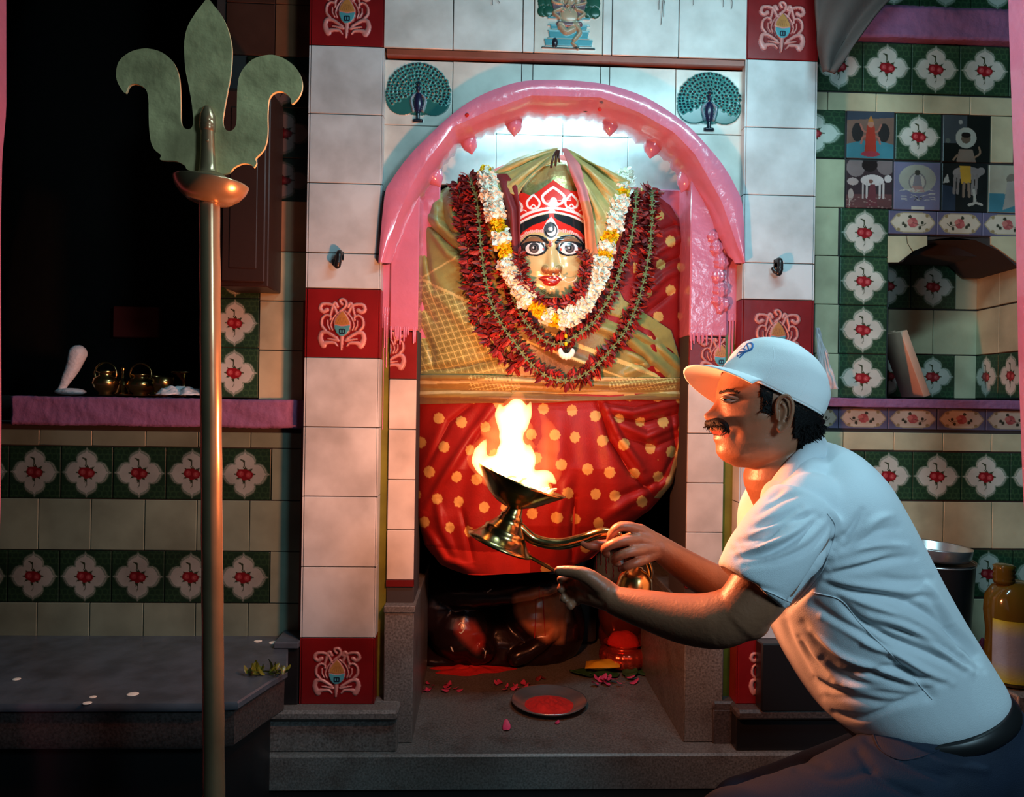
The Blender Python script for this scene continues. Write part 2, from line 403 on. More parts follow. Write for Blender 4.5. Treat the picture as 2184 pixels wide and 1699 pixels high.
def rose(c,x,y,s,pink=0):
    R1=(.30,.012,.018) if not pink else (.42,.10,.10); R2=(.50,.06,.07) if not pink else (.55,.20,.17); G=(.045,.065,.030)
    for a,l in ((0,1.25),(40,1.15),(85,.95),(140,1.1),(180,1.3),(215,1.15),(262,1.25),(305,1.1)):
        r=math.radians(a); c.poly([(x+s*.75*math.cos(r-.3),y-s*.6*math.sin(r-.3)),(x+s*l*math.cos(r),y-s*l*.9*math.sin(r)),(x+s*.75*math.cos(r+.3),y-s*.6*math.sin(r+.3)),(x,y)],G)
    c.line([(x-.02,y-s*.7),(x-.01,y-s*1.45)],.012,G); c.poly([(x,y-s*1.2),(x-s*.6,y-s*1.65),(x-s*.1,y-s*1.6)],G)
    c.line([(x,y+s*.7),(x+.005,y+s*1.3),(x-.02,y+s*1.6)],.012,G,w2=.006)
    for dx,dy,r in ((-.42,-.05,.5),(.42,.08,.48),(0,-.12,.46),(0,.3,.4)):
        c.disc(x+dx*s,y+dy*s,r*s,R1)
    for dx,dy in ((-.42,-.05),(.42,.08)):
        c.disc(x+dx*s,y+dy*s,.30*s,R2); c.disc(x+dx*s,y+dy*s,.15*s,(.62,.16,.15)); c.disc(x+dx*s+.01,y+dy*s,.09*s,R2)
def quat(t,R=.43):
    """radius of the ogee quatrefoil at angle t"""
    pts=[]
    base=[(0,.465),(.028,.415),(.10,.385),(.170,.335),(.202,.262),(.195,.195)]
    q=base+[(y,x) for x,y in base[::-1][1:]]
    out=[]
    for k in range(4):
        for x,y in q[:-1]:
            for _ in range(k): x,y=y,-x
            out.append((x,y))
    return out
QUAT=quat(0)
def flower_tile(n=84):
    c=Cv(n,n,GREEN)
    for cx_,cy_ in ((0,0),(1,0),(0,1),(1,1)):
        for i in range(3):
            for j in range(3):
                c_x=abs(cx_-i*.11-.03*(j%2)); c_y=abs(cy_-j*.10)
                d=np.hypot(c.X-c_x,c.Y-c_y); k=(abs(d-.06)<.008); c.C[k,:3]=(.04,.10,.045)
    def s(k): return [(.5+x*k,.5+y*k) for x,y in QUAT]
    c.poly(s(1.08),(.10,.16,.10)); c.poly(s(1.03),(.35,.40,.32),.0008); c.poly(s(.97),(.22,.30,.23),.0008); c.poly(s(.93),(.60,.61,.53),.0008)
    rose(c,.5,.5,.175); return c
def border_tile(n=44,m_=84,flip=0):
    c=Cv(n,m_,(.13,.13,.22))
    pts=[(.02,.5),(.16,.13),(.30,.06),(.70,.06),(.84,.13),(.98,.5),(.84,.87),(.70,.94),(.30,.94),(.16,.87)]
    c.poly(pts,(.38,.33,.20)); c.poly([(.5+(x-.5)*.94,.5+(y-.5)*.90) for x,y in pts],(.60,.55,.43))
    for x in (.2,.8):
        for y in (.2,.8): c.disc(x,y,.035,(.30,.24,.12),ry=.07)
    X=c.X; fx=.5+(.5-X if flip else X-.5)
    d=Cv(n,m_,(0,0,0)); 
    c.disc(.5,.5,.10,(.42,.10,.10),ry=.22); c.disc(.44,.45,.055,(.55,.20,.17),ry=.12); c.disc(.56,.55,.05,(.50,.15,.14),ry=.11)
    s_=-1 if flip else 1
    for dx,dy in ((-.15,.15),(-.06,-.25),(.15,.22),(.2,.0),(-.2,.05)):
        c.disc(.5+dx*s_,.5+dy,.035,(.05,.055,.035),ry=.075)
    c.line([(.5,.5),(.5+.2*s_,.62),(.5+.28*s_,.5)],.010,(.05,.055,.035)); return c
FT=flower_tile(); BT=[border_tile(),border_tile(flip=1)]; EM=emblem()
def tint(c,k):
    d=crop(c); d.C[...,:3]*=np.array(k); return d
def crop(c,x0=0,x1=1,y0=0,y1=1):
    """part of a painted tile (cut tiles)"""
    n,m_=c.X.shape; a,b=int(round(y0*(n-1))),int(round(y1*(n-1)))+1; p,q=int(round(x0*(m_-1))),int(round(x1*(m_-1)))+1
    d=Cv(b-a,q-p,(0,0,0)); d.C=c.C[a:b,p:q].copy(); d.H=c.H[a:b,p:q].copy(); return d
# ---- pillars
def pillar(name,x0,x1,rows,zb,label):
    g=MB(); v,f=box(x0+.002,x1-.002,YC,2.62,.10,3.0); g.add(v,f,(.02,.015,.012),1)
    for z0,z1,k in rows:
        if k=='e': put_relief(g,EM,x0,x1,z0,z1,YC,mi=0)
        else: put_tile(g,x0,x1,z0,z1,YC,WHITE)
    # narrow return tiles down both flanks
    zs=sorted({r[0] for r in rows}|{rows[0][1]})
    for a,b in zip(zs[:-1],zs[1:]):
        for xx,dx in ((x0,-.004),(x1,.004)):
            k=[r for r in rows if r[0]==a][0][2]
            v,f=box(min(xx,xx+dx),max(xx,xx+dx),YC-.004,YC+.09,a+.0015,b-.0015); g.add(v,f,RED if k=='e' else WHITE,0)
    o=g.build(name,['glaze_old','grout'],smooth='auto'); struct(o,label); return o
rowsL=[(2.188,2.396,'e'),(1.985,2.188,'w'),(1.780,1.985,'w'),(1.573,1.780,'w'),(1.468,1.573,'h'),(1.263,1.468,'e'),(1.057,1.263,'w'),(.851,1.057,'w'),(.642,.851,'w'),(.432,.642,'w'),(.235,.432,'e')]
pillar('pillar_left',-.523,-.310,rowsL,.2,'white tiled pillar with three red emblem tiles, left of the shrine arch')
rowsR=[(2.190,2.396,'e'),(1.984,2.190,'w'),(1.779,1.984,'w'),(1.573,1.779,'w'),(1.462,1.573,'h'),(1.255,1.462,'e'),(1.05,1.255,'w'),(.845,1.05,'w'),(.64,.845,'w'),(.432,.64,'w'),(.235,.432,'e')]
pillar('pillar_right',.787,1.001,rowsR,.2,'white tiled pillar with red emblem tiles, right of the shrine arch')
# ---- lintel above the arch, with the relief tiles
def peacock(seed=1,n=130):
    c=Cv(n,n,(.60,.63,.57)); r=random.Random(seed); T1=(.02,.13,.12); T2=(.05,.27,.25); DK=(.006,.02,.035)
    c.disc(.5,.44,.43,T1,.003,ry=.41,dome=True); c.disc(.27,.60,.25,T1,.003); c.disc(.73,.60,.25,T1,.003)
    c.put((c.Y>.86)&(c.H>0),(.60,.63,.57),0)
    for ring in range(1,8):
        R=.40*ring/7+.03; k=int(5+ring*4.2)
        for j in range(k):
            a=math.radians(-35+250*(j+.5*(ring%2))/k); x=.5+R*math.cos(a)*1.05; y=.50-R*math.sin(a)*(1.0 if math.sin(a)>0 else .8)
            x+=r.uniform(-.01,.01); y+=r.uniform(-.01,.01)
            if not (.04<x<.96 and .03<y<.88): continue
            c.disc(x,y,.034,T2,.0065,dome=True); c.disc(x,y,.019,DK,.0085,dome=True)
    for sg in (-1,1): c.line([(.5,.5),(.5+sg*.1,.6),(.5+sg*.07,.78)],.02,(.20,.30,.36),.009)
    c.disc(.5,.66,.068,(.012,.015,.05),.012,ry=.17,dome=True); c.disc(.5,.44,.03,(.012,.02,.05),.011,ry=.07,dome=True); c.disc(.5,.385,.026,DK,.012,dome=True)
    c.line([(.5,.82),(.5,.90)],.028,DK,.009); c.line([(.45,.93),(.55,.93)],.03,DK,.009,smooth=False)
    for k in (-1,0,1): c.line([(.5,.37),(.5+k*.03,.32)],.006,DK,.006,smooth=False)
    return c.blur(1)
def seated_deity(n=150):
    c=Cv(n,n,(.58,.61,.55)); TQ=(.06,.30,.36); GR=(.015,.09,.06); SK=(.36,.30,.20); MV=(.16,.10,.12)
    for x in np.linspace(.14,.86,9): c.disc(x,.20+.14*abs(x-.5),.10,GR,.005,ry=.16,dome=True)
    for x in (.12,.2,.8,.88): c.disc(x,.40,.085,GR,.006,dome=True)
    for a,b,cx_,z in ((.18,.82,.48,.50),(.22,.78,.58,.66),(.20,.80,.68,.78),(.14,.86,.80,.90)): c.poly([(a,cx_),(b,cx_),(b-.02,z),(a+.02,z)],TQ,.004)
    for y in (.5,.6,.68,.79): c.line([(.2,y),(.8,y)],.008,(.14,.42,.48),.006,smooth=False)
    c.disc(.5,.30,.24,MV,.005,ry=.22)
    c.disc(.5,.18,.12,SK,.012,ry=.13,dome=True); c.disc(.5,.06,.07,(.30,.22,.08),.011,ry=.07,dome=True)
    for sg in (-1,1): c.disc(.5+sg*.12,.20,.055,SK,.010,ry=.09,dome=True)
    c.line([(.5,.22),(.49,.33),(.52,.41),(.47,.44)],.034,SK,.014,w2=.018)
    c.disc(.5,.46,.13,SK,.010,ry=.13,dome=True)
    for sg in (-1,1):
        c.line([(.5+sg*.10,.36),(.5+sg*.22,.42),(.5+sg*.14,.50)],.028,SK,.012); c.line([(.5+sg*.10,.30),(.5+sg*.24,.26),(.5+sg*.2,.18)],.022,SK,.010)
    c.line([(.36,.58),(.5,.60),(.66,.58)],.045,MV,.012); c.line([(.38,.62),(.46,.70),(.56,.66)],.05,SK,.013); c.line([(.60,.60),(.66,.70),(.58,.82)],.045,SK,.013,w2=.03)
    c.line([(.56,.86),(.64,.93)],.025,SK,.010); c.disc(.30,.86,.045,(.02,.02,.03),.010,ry=.075,dome=True)
    c.line([(.12,.93),(.88,.93)],.014,(.03,.08,.09),.004,smooth=False)
    for k in range(14): c.disc(.38+.018*k,.36+.05*math.sin(k),.008,(.6,.6,.55),.014)
    return c.blur(1)
g=MB(); v,f=box(-.31,.787,YC+.004,2.62,2.187,3.0); g.add(v,f,(.03,.02,.02),1)
cols=[(-.309,-.103,'t'),(-.103,.105,'t'),(.105,.139,'t'),(.139,.346,'d'),(.346,.374,'t'),(.374,.577,'t'),(.577,.786,'t')]
for x0,x1,k in cols:
    for z0,z1 in ((2.187,2.394),(2.394,2.6)):
        if k=='d' and z0<2.3: put_relief(g,seated_deity(),x0,x1,z0,z1,YC)
        else: put_tile(g,x0,x1,z0,z1,YC,(.60,.66,.64))
v,f=box(-.30,.78,YC-.001,YC+.05,2.170,2.186); g.add(v,f,(.25,.07,.04),0)
struct(g.build('wall_lintel',['glaze','grout'],smooth='auto'),'white tiled lintel with the seated deity tile')
g=MB()
YR=YC+.03
v,f=box(-.31,.787,YR,YR+.03,2.03,2.19); g.add(v,f,(.03,.02,.02),1)
# spandrels either side of the arch: tiles fill the square, the arch ring stands in front of them
SP=[(-.309,-.103),(-.103,.105),(.105,.139),(.139,.346),(.346,.374),(.374,.577),(.577,.786)]
zr=[(1.968,2.166),(1.768,1.968),(1.60,1.768)]
def outer_px(n=60):
    pts=[(818,418),(832,384),(868,334),(905,296),(952,252),(1000,215),(1050,190),(1110,172),(1180,168),(1250,172),(1310,182),(1370,202),(1420,230),(1470,268),(1510,310),(1545,352),(1570,395),(1586,440)]
    return pts
def inner_px():
    return [(818,560),(832,512),(850,462),(882,394),(912,345),(968,272),(1040,240),(1132,206),(1280,210),(1364,243),(1436,284),(1480,330),(1535,428),(1562,500),(1585,560)]
INW=[XZ(x,y,YC-.03) for x,y in inner_px()]; OUW=[XZ(x,y,YC-.03) for x,y in outer_px()]
def arch_hole(x,z): # inside the arch opening
    pts=INW+[(INW[-1][0],1.0),(INW[0][0],1.0)]; return inpoly(np.array([x]),np.array([z]),pts)[0]
_ow=np.array(sorted(OUW))
def archz(x): return np.interp(x,_ow[:,0],_ow[:,1])
for zi,(z0,z1) in enumerate(zr):
    for x0,x1 in SP:
        if zi and -.06<(x0+x1)/2<.50: continue
        if zi==0 and x0==-.309: put_relief(g,peacock(3),x0,x1,z0,z1,YR)
        elif zi==0 and x0==.577: put_relief(g,peacock(5),x0,x1,z0,z1,YR)
        else:
            sx=np.linspace(x0+.0012,x1-.0012,14); lo=np.maximum(z0+.0012,archz(sx)-.03)
            if (lo>z1-.012).any():
                k=lo<z1-.012; sx,lo=sx[k],lo[k]
            if len(sx)<3: continue
            v,f=prism([(a,b) for a,b in zip(sx,lo)]+[(sx[-1],z1-.0012),(sx[0],z1-.0012)],YR-.006,YR-.0005); g.add(v,f,(.60,.62,.56),0)
# backing of the spandrels, cut round the arch
la=[(-.31,2.17)]+[(-.31,1.55)]+[(a+0.012,b) for a,b in OUW[:9]]+[(OUW[8][0],2.17)]
ra=[(OUW[8][0],2.17)]+[(a-0.0,b) for a,b in OUW[8:]]+[(.787,1.55),(.787,2.17)]
for pl in (la,ra):
    v,f=prism(pl,YR,YR+.03); g.add(v,f,(.03,.02,.02),1)
struct(g.build('wall_spandrel',['glaze','grout'],smooth='auto'),'tiled spandrels with two peacock tiles above the pink arch')
# ---- panel of white tiles behind the arch and the pink recess behind the statue
g=MB(); YP=2.46
px_=[1058,1199,1338]; xs=[XZ(p,345,YP)[0] for p in px_]; pitch=xs[1]-xs[0]
z290=XZ(1199,291,YP)[1]; z400=XZ(1199,401,YP)[1]
xe=[xs[0]-2*pitch,xs[0]-pitch]+xs+[xs[2]+pitch,xs[2]+2*pitch]
for a,b in zip(xe[:-1],xe[1:]):
    for z0,z1 in ((z400,z290),(z290,z290+pitch),(z290+pitch,z290+pitch+.1)):
        put_tile(g,a,b,z0,z1,YP,(.70,.74,.72),gap=.0008)
v,f=box(-.30,.78,YP,YP+.03,z400-.002,2.2); g.add(v,f,(.2,.22,.22),1)
struct(g.build('wall_tympanum',['glaze','grout'],smooth='auto'),'bright white tile panel inside the arch')
g=MB()
for x0,x1 in ((-.32,-.145),(.56,.80)):
    v,f=box(x0,x1,2.43,2.47,1.15,z400-.003,.004); g.add(v,f)
struct(g.build('wall_recess',['pinkgloss'],smooth='auto'),'pink painted recess wall behind the statue')
# ---- alcove interior, dark
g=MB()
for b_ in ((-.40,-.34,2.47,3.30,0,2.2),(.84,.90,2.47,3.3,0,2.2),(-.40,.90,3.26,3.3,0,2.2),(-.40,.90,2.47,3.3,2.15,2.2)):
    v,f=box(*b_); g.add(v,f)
struct(g.build('wall_alcove',['darkwall'],smooth=False),'near-black alcove walls behind the idols')
# ---- inner pilasters
def pilaster(name,x0,x1,xo0,xo1,side,label):
    g=MB(); v,f=box(x0,x1,YI,2.50,.235,z400,.003); g.add(v,f,(.03,.02,.02),2)
    # pink gloss paint above, dripping over the emblem tile
    z_d=XZ(850,705,YI)[1]; v,f=box(x0-.001,x1+.001,YI-.012,2.5,z_d,z400+.0,.004); g.add(v,f,None,1)
    for k in range(12):
        xx=random.uniform(x0+.004,x1-.004); l=random.uniform(.01,.045); v,f=tube([(xx,YI-.009,z_d+.01),(xx,YI-.010,z_d-l)],[.004,.0026],8); g.add(v,f,None,1)
    zt=z_d-.002; zb=XZ(850,808,YI)[1]
    fr=(x1-x0)/.206
    e=crop(EM,1-fr,1,0,1) if side<0 else crop(EM,0,fr,0,1)
    e=crop(e,0,1,.26 if side<0 else .2,1)
    put_relief(g,e,x0,x1,zb,zt,YI,mi=0)
    z=zb
    while z>.60: put_tile(g,x0,x1,z-.153,z,YI,(.60,.58,.52),mi=0); z-=.153
    v,f=box(x0,x1,YI-.007,YI+.01,z-.02,z,.001); g.add(v,f,(.12,.01,.01),0)
    # olive painted strip between pilaster and pillar
    v,f=box(xo0,xo1,YI+.005,YI+.05,.235,1.42); g.add(v,f,None,3)
    v,f=box(xo0,xo1,YI-.004,YI+.05,1.40,z400+.05,.002); g.add(v,f,None,1)
    for k in range(4):
        xx=xo0+(k+.5)*(xo1-xo0)/4; l=.05+.03*((k*7)%5); v,f=tube([(xx,YI-.001,1.42),(xx,YI+.002,1.41-l)],[.0042,.002],8); g.add(v,f,None,1)
    xx=xo0+.3*(xo1-xo0); v,f=tube([(xx,YI+.003,1.42),(xx,YI+.003,1.05)],.0012,6); g.add(v,f,None,1)
    o=g.build(name,['glaze_old','pinkgloss','grout','olive'],smooth='auto'); return struct(o,label)
pilaster('pillar_inner_left',-.283,-.199,-.310,-.283,-1,'narrow inner pilaster, pink gloss paint dripping over a red emblem tile, beside the left pillar')
o=pilaster('pillar_inner_right',.636,.752,.752,.788,1,'narrow inner pilaster, pink gloss paint with lumps and drips, beside the right pillar')
# stub of marble plinth at the foot of the inner pilasters
for nm,x0,x1 in (('trim_1',-.283,-.195),('trim_2',.632,.752)):
    g=MB(); v,f=box(x0,x1,YI-.03,2.9,.107,.50,.003); g.add(v,f); v,f=box(x0-.002,x1+.004,YI-.035,2.9,.50,.522,.003); g.add(v,f,None,1)
    struct(g.build(nm,['granite','granite'],smooth='auto'),'grey stone plinth of the inner pilaster')
# ---- the pink arch
def arch():
    g=MB(); n=150
    I=resamp(INW,n); 
    O0=[XZ(x,y,YC-.03) for x,y in [(806,560)]+outer_px()+[(1590,560)]]; O=resamp(spline(O0,300),n)
    # taper the outer edge down the legs
    rows=[]
    yf=YC-.030
    t=np.linspace(0,1,n)
    leg=np.clip(np.minimum(t,1-t)/.10,0,1)
    for k in range(n):
        i,o_=I[k],O[k]; row=[]
        row.append((o_[0],YR+.02,o_[1])); row.append((o_[0],yf+.008,o_[1]))
        for s in (.06,.3,.5,.7,.94):
            row.append((o_[0]+(i[0]-o_[0])*s,yf-.006*math.sin(math.pi*s),o_[1]+(i[1]-o_[1])*s))
        # inner rim rolls in to the soffit
        row.append((i[0],yf+.006,i[1]))
        cx_,cz=.235,1.60; dx,dz=cx_-i[0],cz-i[1]; L=math.hypot(dx,dz); dx/=L;dz/=L
        dep=.020+.135*leg[k]
        w=.004*math.sin(k*1.9)+.003*math.sin(k*.83+1)+.006*abs(math.sin(k*.42))
        for s in (.06,.3,.5,.7,.9,1.0):
            ww=w*s*s; drop=.012*math.sin(math.pi*s)
            row.append((i[0]+dx*(.006+ww+drop),yf+.012+dep*s,i[1]+dz*(.006+ww+drop)))
        row.append((i[0]-dx*.01,yf+.014+dep,i[1]-dz*.01))
        rows.append(row)
    R=np.array(rows); F=gridF(n,R.shape[1]); g.add(R.reshape(-1,3),F)
    # hanging bud lobes along the back of the soffit
    lob=[(1097,262,0,1.0),(1000,301,-.25,1.0),(924,372,-.55,1.05),(865,466,-.75,1.0),(828,560,-.6,.9),(1302,262,.05,1.0),(1393,307,.2,1.1),(1466,380,.4,1.15),(1523,468,.6,1.15),(1560,566,.35,1.1)]
    for k,(x,y,a,s) in enumerate(lob):
        c=AT(x,y,2.335); ax=np.array([math.sin(-a),0,-math.cos(a)]); 
        prof=[(-.050,.012),(-.030,.018),(-.010,.0225),(.008,.0225),(.020,.017),(.028,.008),(.035,.0015)]
        s*=1.2; pts=[c+ax*p*s for p,_ in prof]; v,f=tube(pts,[r*s for _,r in prof],14,rnd=False); g.add(v,f)
        t0=c-ax*.05*s; v,f=ell(t0,(.022*s,.05,.022*s),14,10); g.add(v,f)
    for x,y in ((996,245),(1279,233)):
        v,f=ell(AT(x,y,YC-.036),(.006,.004,.006),12,8); g.add(v,f,None,1)
    o=g.build('wall_arch',['pinkgloss','sindoor'],smooth='auto'); return struct(o,'pink gloss painted arch with hanging bud shaped lobes')
arch()
# lumpy plaster knobs on the right pilaster
g=MB(); parts=[]
for x,y,r in ((1520,505,.018),(1528,530,.022),(1538,560,.024),(1532,590,.022),(1536,620,.024),(1530,640,.020),(1545,650,.018),(1536,660,.014)):
    parts.append(ell(AT(x,y,YI-.012),(r,r*.8,r*1.1),16,10))
V,Q,T=voxel(parts,.003,2); V=V+.0016*np.sin(V[:,[2,0,1]]*400); g=MB(); g.add(V,Q); 
if len(T): g.add(np.zeros((0,3)),np.zeros((0,3),int))
o=g.build('trim_3',['pinkgloss']); struct(o,'lumpy pink plaster knob on the inner pilaster')
# ---- platform, ledges, floor
ZP=.107
g=MB(); v,f=box(-.625,1.9,2.195,3.3,.0,ZP,.006); g.add(v,f)
struct(g.build('floor_platform',['granite'],smooth='auto'),'grey granite shrine platform strewn with petals')
def ledge(name,x0,x1,xi0,xi1,label,front):
    g=MB()
    v,f=box(x0,x1,2.215,2.26,ZP,.212,.003); g.add(v,f,None,front)
    v,f=box(x0-.004,x1+.004,2.195,2.27,.205,.235,.008); g.add(v,f,None,0)
    a,b=min(xi0,xi1),max(xi0,xi1)
    v,f=box(a,b,2.26,3.0,ZP,.212,.003); g.add(v,f,None,0); v,f=box(a-.002,b+.002,2.26,3.0,.205,.235,.006); g.add(v,f,None,0)
    return struct(g.build(name,['granite' if not front else 'granite_dark','black'],smooth='auto'),label)
ledge('trim_4',-.615,-.235,-.32,-.235,'granite ledge at the foot of the left pillar',0)
ledge('trim_5',.775,1.3,.72,.80,'dark granite ledge at the foot of the right pillar',1)
g=MB(); v,f=box(-.585,-.53,2.24,2.40,.235,.405,.003); g.add(v,f); v,f=box(-.60,-.527,2.225,2.42,.405,.424,.003); g.add(v,f,None,1)
struct(g.build('trim_6',['black','granite_blue'],smooth='auto'),'black block between side platform and left pillar')
g=MB(); v,f=box(.84,1.12,2.19,2.24,.235,.435,.004); g.add(v,f)
struct(g.build('trim_7',['black'],smooth='auto'),'black stone cladding at the foot of the right pillar')
# side platform on the left with a rounded corner
ZL=.405
c1=ATZ(593,1442,ZL); c2=ATZ(478,1500,ZL); c0=ATZ(600,1360,ZL)
pl=[(-2.0,c2[1]),(c2[0]-.05,c2[1]),(c2[0]+.03,c2[1]+.01),(c1[0]-.01,c1[1]-.03),(c1[0]+.015,c1[1]+.04),(-.60,2.40),(-2.0,2.42)]
def slab(g,pl,z0,z1,mi=0,b=.006):
    n=len(pl); ctr=np.mean(pl,0)
    def ring(z,ins): return [(x-(x-ctr[0])/np.hypot(*(np.array((x,y))-ctr))*ins,y-(y-ctr[1])/np.hypot(*(np.array((x,y))-ctr))*ins,z) for x,y in pl]
    v,f=loft([ring(z0,b),ring(z0+b,0),ring(z1-b,0),ring(z1,b)]); g.add(v,f,None,mi)
g=MB(); slab(g,pl,ZL-.02,ZL,0,.004); slab(g,[(x-.012,y+.012) for x,y in pl],ZL-.115,ZL-.02,1); slab(g,[(x-.06,y+.05) for x,y in pl],0.0,ZL-.115,2)
struct(g.build('floor_side_platform',['granite_blue','granite_dark','black'],smooth='auto'),'dark slate side platform left of the shrine')
g=MB(); v,f=box(-3,3,-.6,3.3,-.05,0); g.add(v,f); struct(g.build('floor',['black'],smooth=False),'dark hall floor')
# black step stone in front of the platform edge
CREAM_SHADE=(.19,.265,.20); FT_SHADE=tint(FT,(.45,.52,.55)); FT_DIM=tint(FT,(.30,.20,.2))  # dimmed copies of the tile colours, painting shade into the left walls
# ---- left side wall under the shelf
def wx(px,y=1100): return XZ(px,y,YS)[0]
def wz(py,x=300): return XZ(x,py,YS)[1]
g=MB(); v,f=box(-2.0,-.52,YS,YS+.1,.30,wz(905)); g.add(v,f,(.03,.025,.02),1)
ex=[20,130,241,354,466,578]; ex=[20-111,]+ex; exw=[wx(a) for a in ex]
cx=[-28,84,196,310,421,533,628]; cxw=[wx(a) for a in cx]; cxw[-1]=-.528
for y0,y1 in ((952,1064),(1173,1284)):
    for a,b in zip(exw[:-1],exw[1:]): put_relief(g,FT_SHADE,a,b,wz(y1),wz(y0),YS)
    put_tile(g,exw[-1],-.528,wz(y1),wz(y0),YS,CREAM_SHADE)
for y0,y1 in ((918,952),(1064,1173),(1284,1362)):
    for a,b in zip(cxw[:-1],cxw[1:]): put_tile(g,a,b,wz(y1),wz(y0),YS,CREAM_SHADE)
v,f=box(-.556,-.523,YS-.008,YS+.02,wz(1360),wz(640,610)); g.add(v,f,(.22,.05,.02),0)
struct(g.build('wall_left',['glaze_old','grout'],smooth='auto'),'tiled side wall with two rows of flower tiles, left of the shrine')
# strip of wall beside the dark niche
g=MB(); xl,xr=wx(452,740),-.524; zt=2.75
v,f=box(xl,xr,YS,YS+.1,wz(845),zt); g.add(v,f,(.03,.025,.02),1)
xg0,xg1=wx(452,740),wx(553,740)
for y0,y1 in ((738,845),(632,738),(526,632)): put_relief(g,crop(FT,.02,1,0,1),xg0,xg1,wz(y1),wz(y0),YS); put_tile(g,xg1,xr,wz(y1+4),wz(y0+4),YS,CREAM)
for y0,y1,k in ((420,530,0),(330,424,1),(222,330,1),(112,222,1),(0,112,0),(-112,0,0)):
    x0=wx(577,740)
    if k: put_relief(g,FT_DIM,x0-.085,xr,wz(y1),wz(y0),YS)
    else: put_tile(g,x0,xr,wz(y1),wz(y0),YS,(.22,.10,.05) if y0<420 else (.42,.22,.12))  # cream tiles coloured orange where firelit, brown where dim: light painted in
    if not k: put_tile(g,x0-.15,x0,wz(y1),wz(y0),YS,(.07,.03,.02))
struct(g.build('wall_left_upper',['glaze_old','grout'],smooth='auto'),'tiled strip of wall between dark niche and left pillar')
# dark niche: floor shelf level, back, ceiling
zsf=wz(845)
g=MB()
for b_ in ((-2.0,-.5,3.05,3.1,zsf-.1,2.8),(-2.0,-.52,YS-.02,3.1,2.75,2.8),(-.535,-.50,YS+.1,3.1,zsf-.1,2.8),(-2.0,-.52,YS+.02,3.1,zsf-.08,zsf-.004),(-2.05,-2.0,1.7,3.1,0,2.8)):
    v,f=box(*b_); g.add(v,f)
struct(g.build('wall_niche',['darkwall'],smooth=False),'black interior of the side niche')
# pink plaster shelf
def rough_slab(name,x0,x1,y0,y1,z0,z1,matn,amp,label,n=(140,10,16)):
    g=MB(); nx=n[0]
    a=[]
    for i in range(nx):
        x=x0+(x1-x0)*i/(nx-1); ring=[]
        k=10
        for s in np.linspace(0,1,k): ring.append((y0,z0+(z1-z0)*s))
        for s in np.linspace(0,1,6)[1:]: ring.append((y0+(y1-y0)*s,z1))
        for s in np.linspace(0,1,4)[1:]: ring.append((y1,z1-(z1-z0)*s))
        for s in np.linspace(0,1,6)[1:-1]: ring.append((y1-(y1-y0)*s,z0))
        a.append([(x,p+amp*math.sin(x*37+q*90)*.5+rng.normal()*amp*.35,q+amp*.5*math.sin(x*23+p*50)+rng.normal()*amp*.3) for p,q in ring])
    v,f=loft(a); g.add(v,f); return struct(g.build(name,[matn]),label)
rough_slab('trim_8',wx(48,880),-.524,YS-.055,YS+.02,wz(907),wz(848),'pinkplaster',.0022,'rough pink plastered shelf edge below the dark niche')
# ---- right side wall
def rx(px,y=1000): return XZ(px,y,YS)[0]
def rz(py,x=1950): return XZ(x,py,YS)[1]
XR0=1.003; XR1=2.1
g=MB()
zl=rz(868); v,f=box(XR0,XR1,YS,YS+.1,.10,zl); g.add(v,f,(.03,.025,.02),1)
nx0,nx1,nz1=rx(1893,700),rx(2178,700),rz(562,1950)
v,f=box(XR0,nx0,YS,YS+.1,zl,2.8); g.add(v,f,(.03,.025,.02),1)
v,f=box(nx0,XR1,YS,YS+.1,rz(503),2.8); g.add(v,f,(.03,.025,.02),1)
# arched head of the niche
ar=[(nx0,rz(503)-.002),(XR1,rz(503)-.002),(XR1,nz1),(rx(2165,540),nz1+.002)]+[(XZ(x,y,YS)[0],XZ(x,y,YS)[1]) for x,y in ((2130,535),(2080,512),(2030,506),(1980,512),(1945,535),(1925,558))]+[(nx0,nz1)]
v,f=prism(ar,YS-.001,YS+.26); g.add(v,f,(.06,.03,.02),1)
def cutp(pts,col): 
    v,f=prism([XZ(x,y,YS) for x,y in pts],YS-.007,YS-.0005); g.add(v,f,col,0)
cutp([(1891,504),(1929,504),(1932,520),(1943,538),(1914,560),(1891,560)],CREAM); cutp([(1932,504),(1975,504),(1975,524),(1945,536),(1934,520)],CREAM)
cutp([(2111,505),(2176,505),(2176,562),(2166,561),(2130,534),(2111,522)],CREAM)
# rows
def row(y0,y1,joints,kind,col=CREAM,first=None):
    for i,(a,b) in enumerate(zip(joints[:-1],joints[1:])):
        x0,x1,z0,z1=rx(a,(y0+y1)/2),rx(b,(y0+y1)/2),rz(y1),rz(y0)
        x0=max(x0,XR0)
        if kind=='f': put_relief(g,FT,x0,x1,z0,z1,YS)
        elif kind=='b': put_relief(g,BT[i%2],x0,x1,z0,z1,YS)
        else: put_tile(g,x0,x1,z0,z1,YS,col)
row(870,916,[1682,1787,1892,1997,2100,2204,2308],'b')
row(922,961,[1692,1797,1904,2009,2112,2216,2320],'t')
row(963,1066,[1634+104,1842,1944,2048,2152,2256],'f'); 
row(1068,1168,[1700,1802,1905,2010,2113,2217,2320],'t')
row(1170,1272,[1740,1845,1949,2053,2158,2262],'f')
row(1275,1375,[1700,1802,1905,2042,2110,2217,2320],'t')
row(1377,1480,[1740,1845,1949,2053,2158,2262],'f')
for y0,y1 in ((448,550),(550,653),(653,757),(757,851)): row(y0,y1,[1736,1787],'t')
def col_f(y0,y1,cut=1.0):
    x0,x1=rx(1788,650),rx(1891,650); put_relief(g,crop(FT,0,1,0,cut),x0,x1,rz(y1),rz(y0),YS)
col_f(448,551);col_f(551,654);col_f(654,757);col_f(757,851,.93)
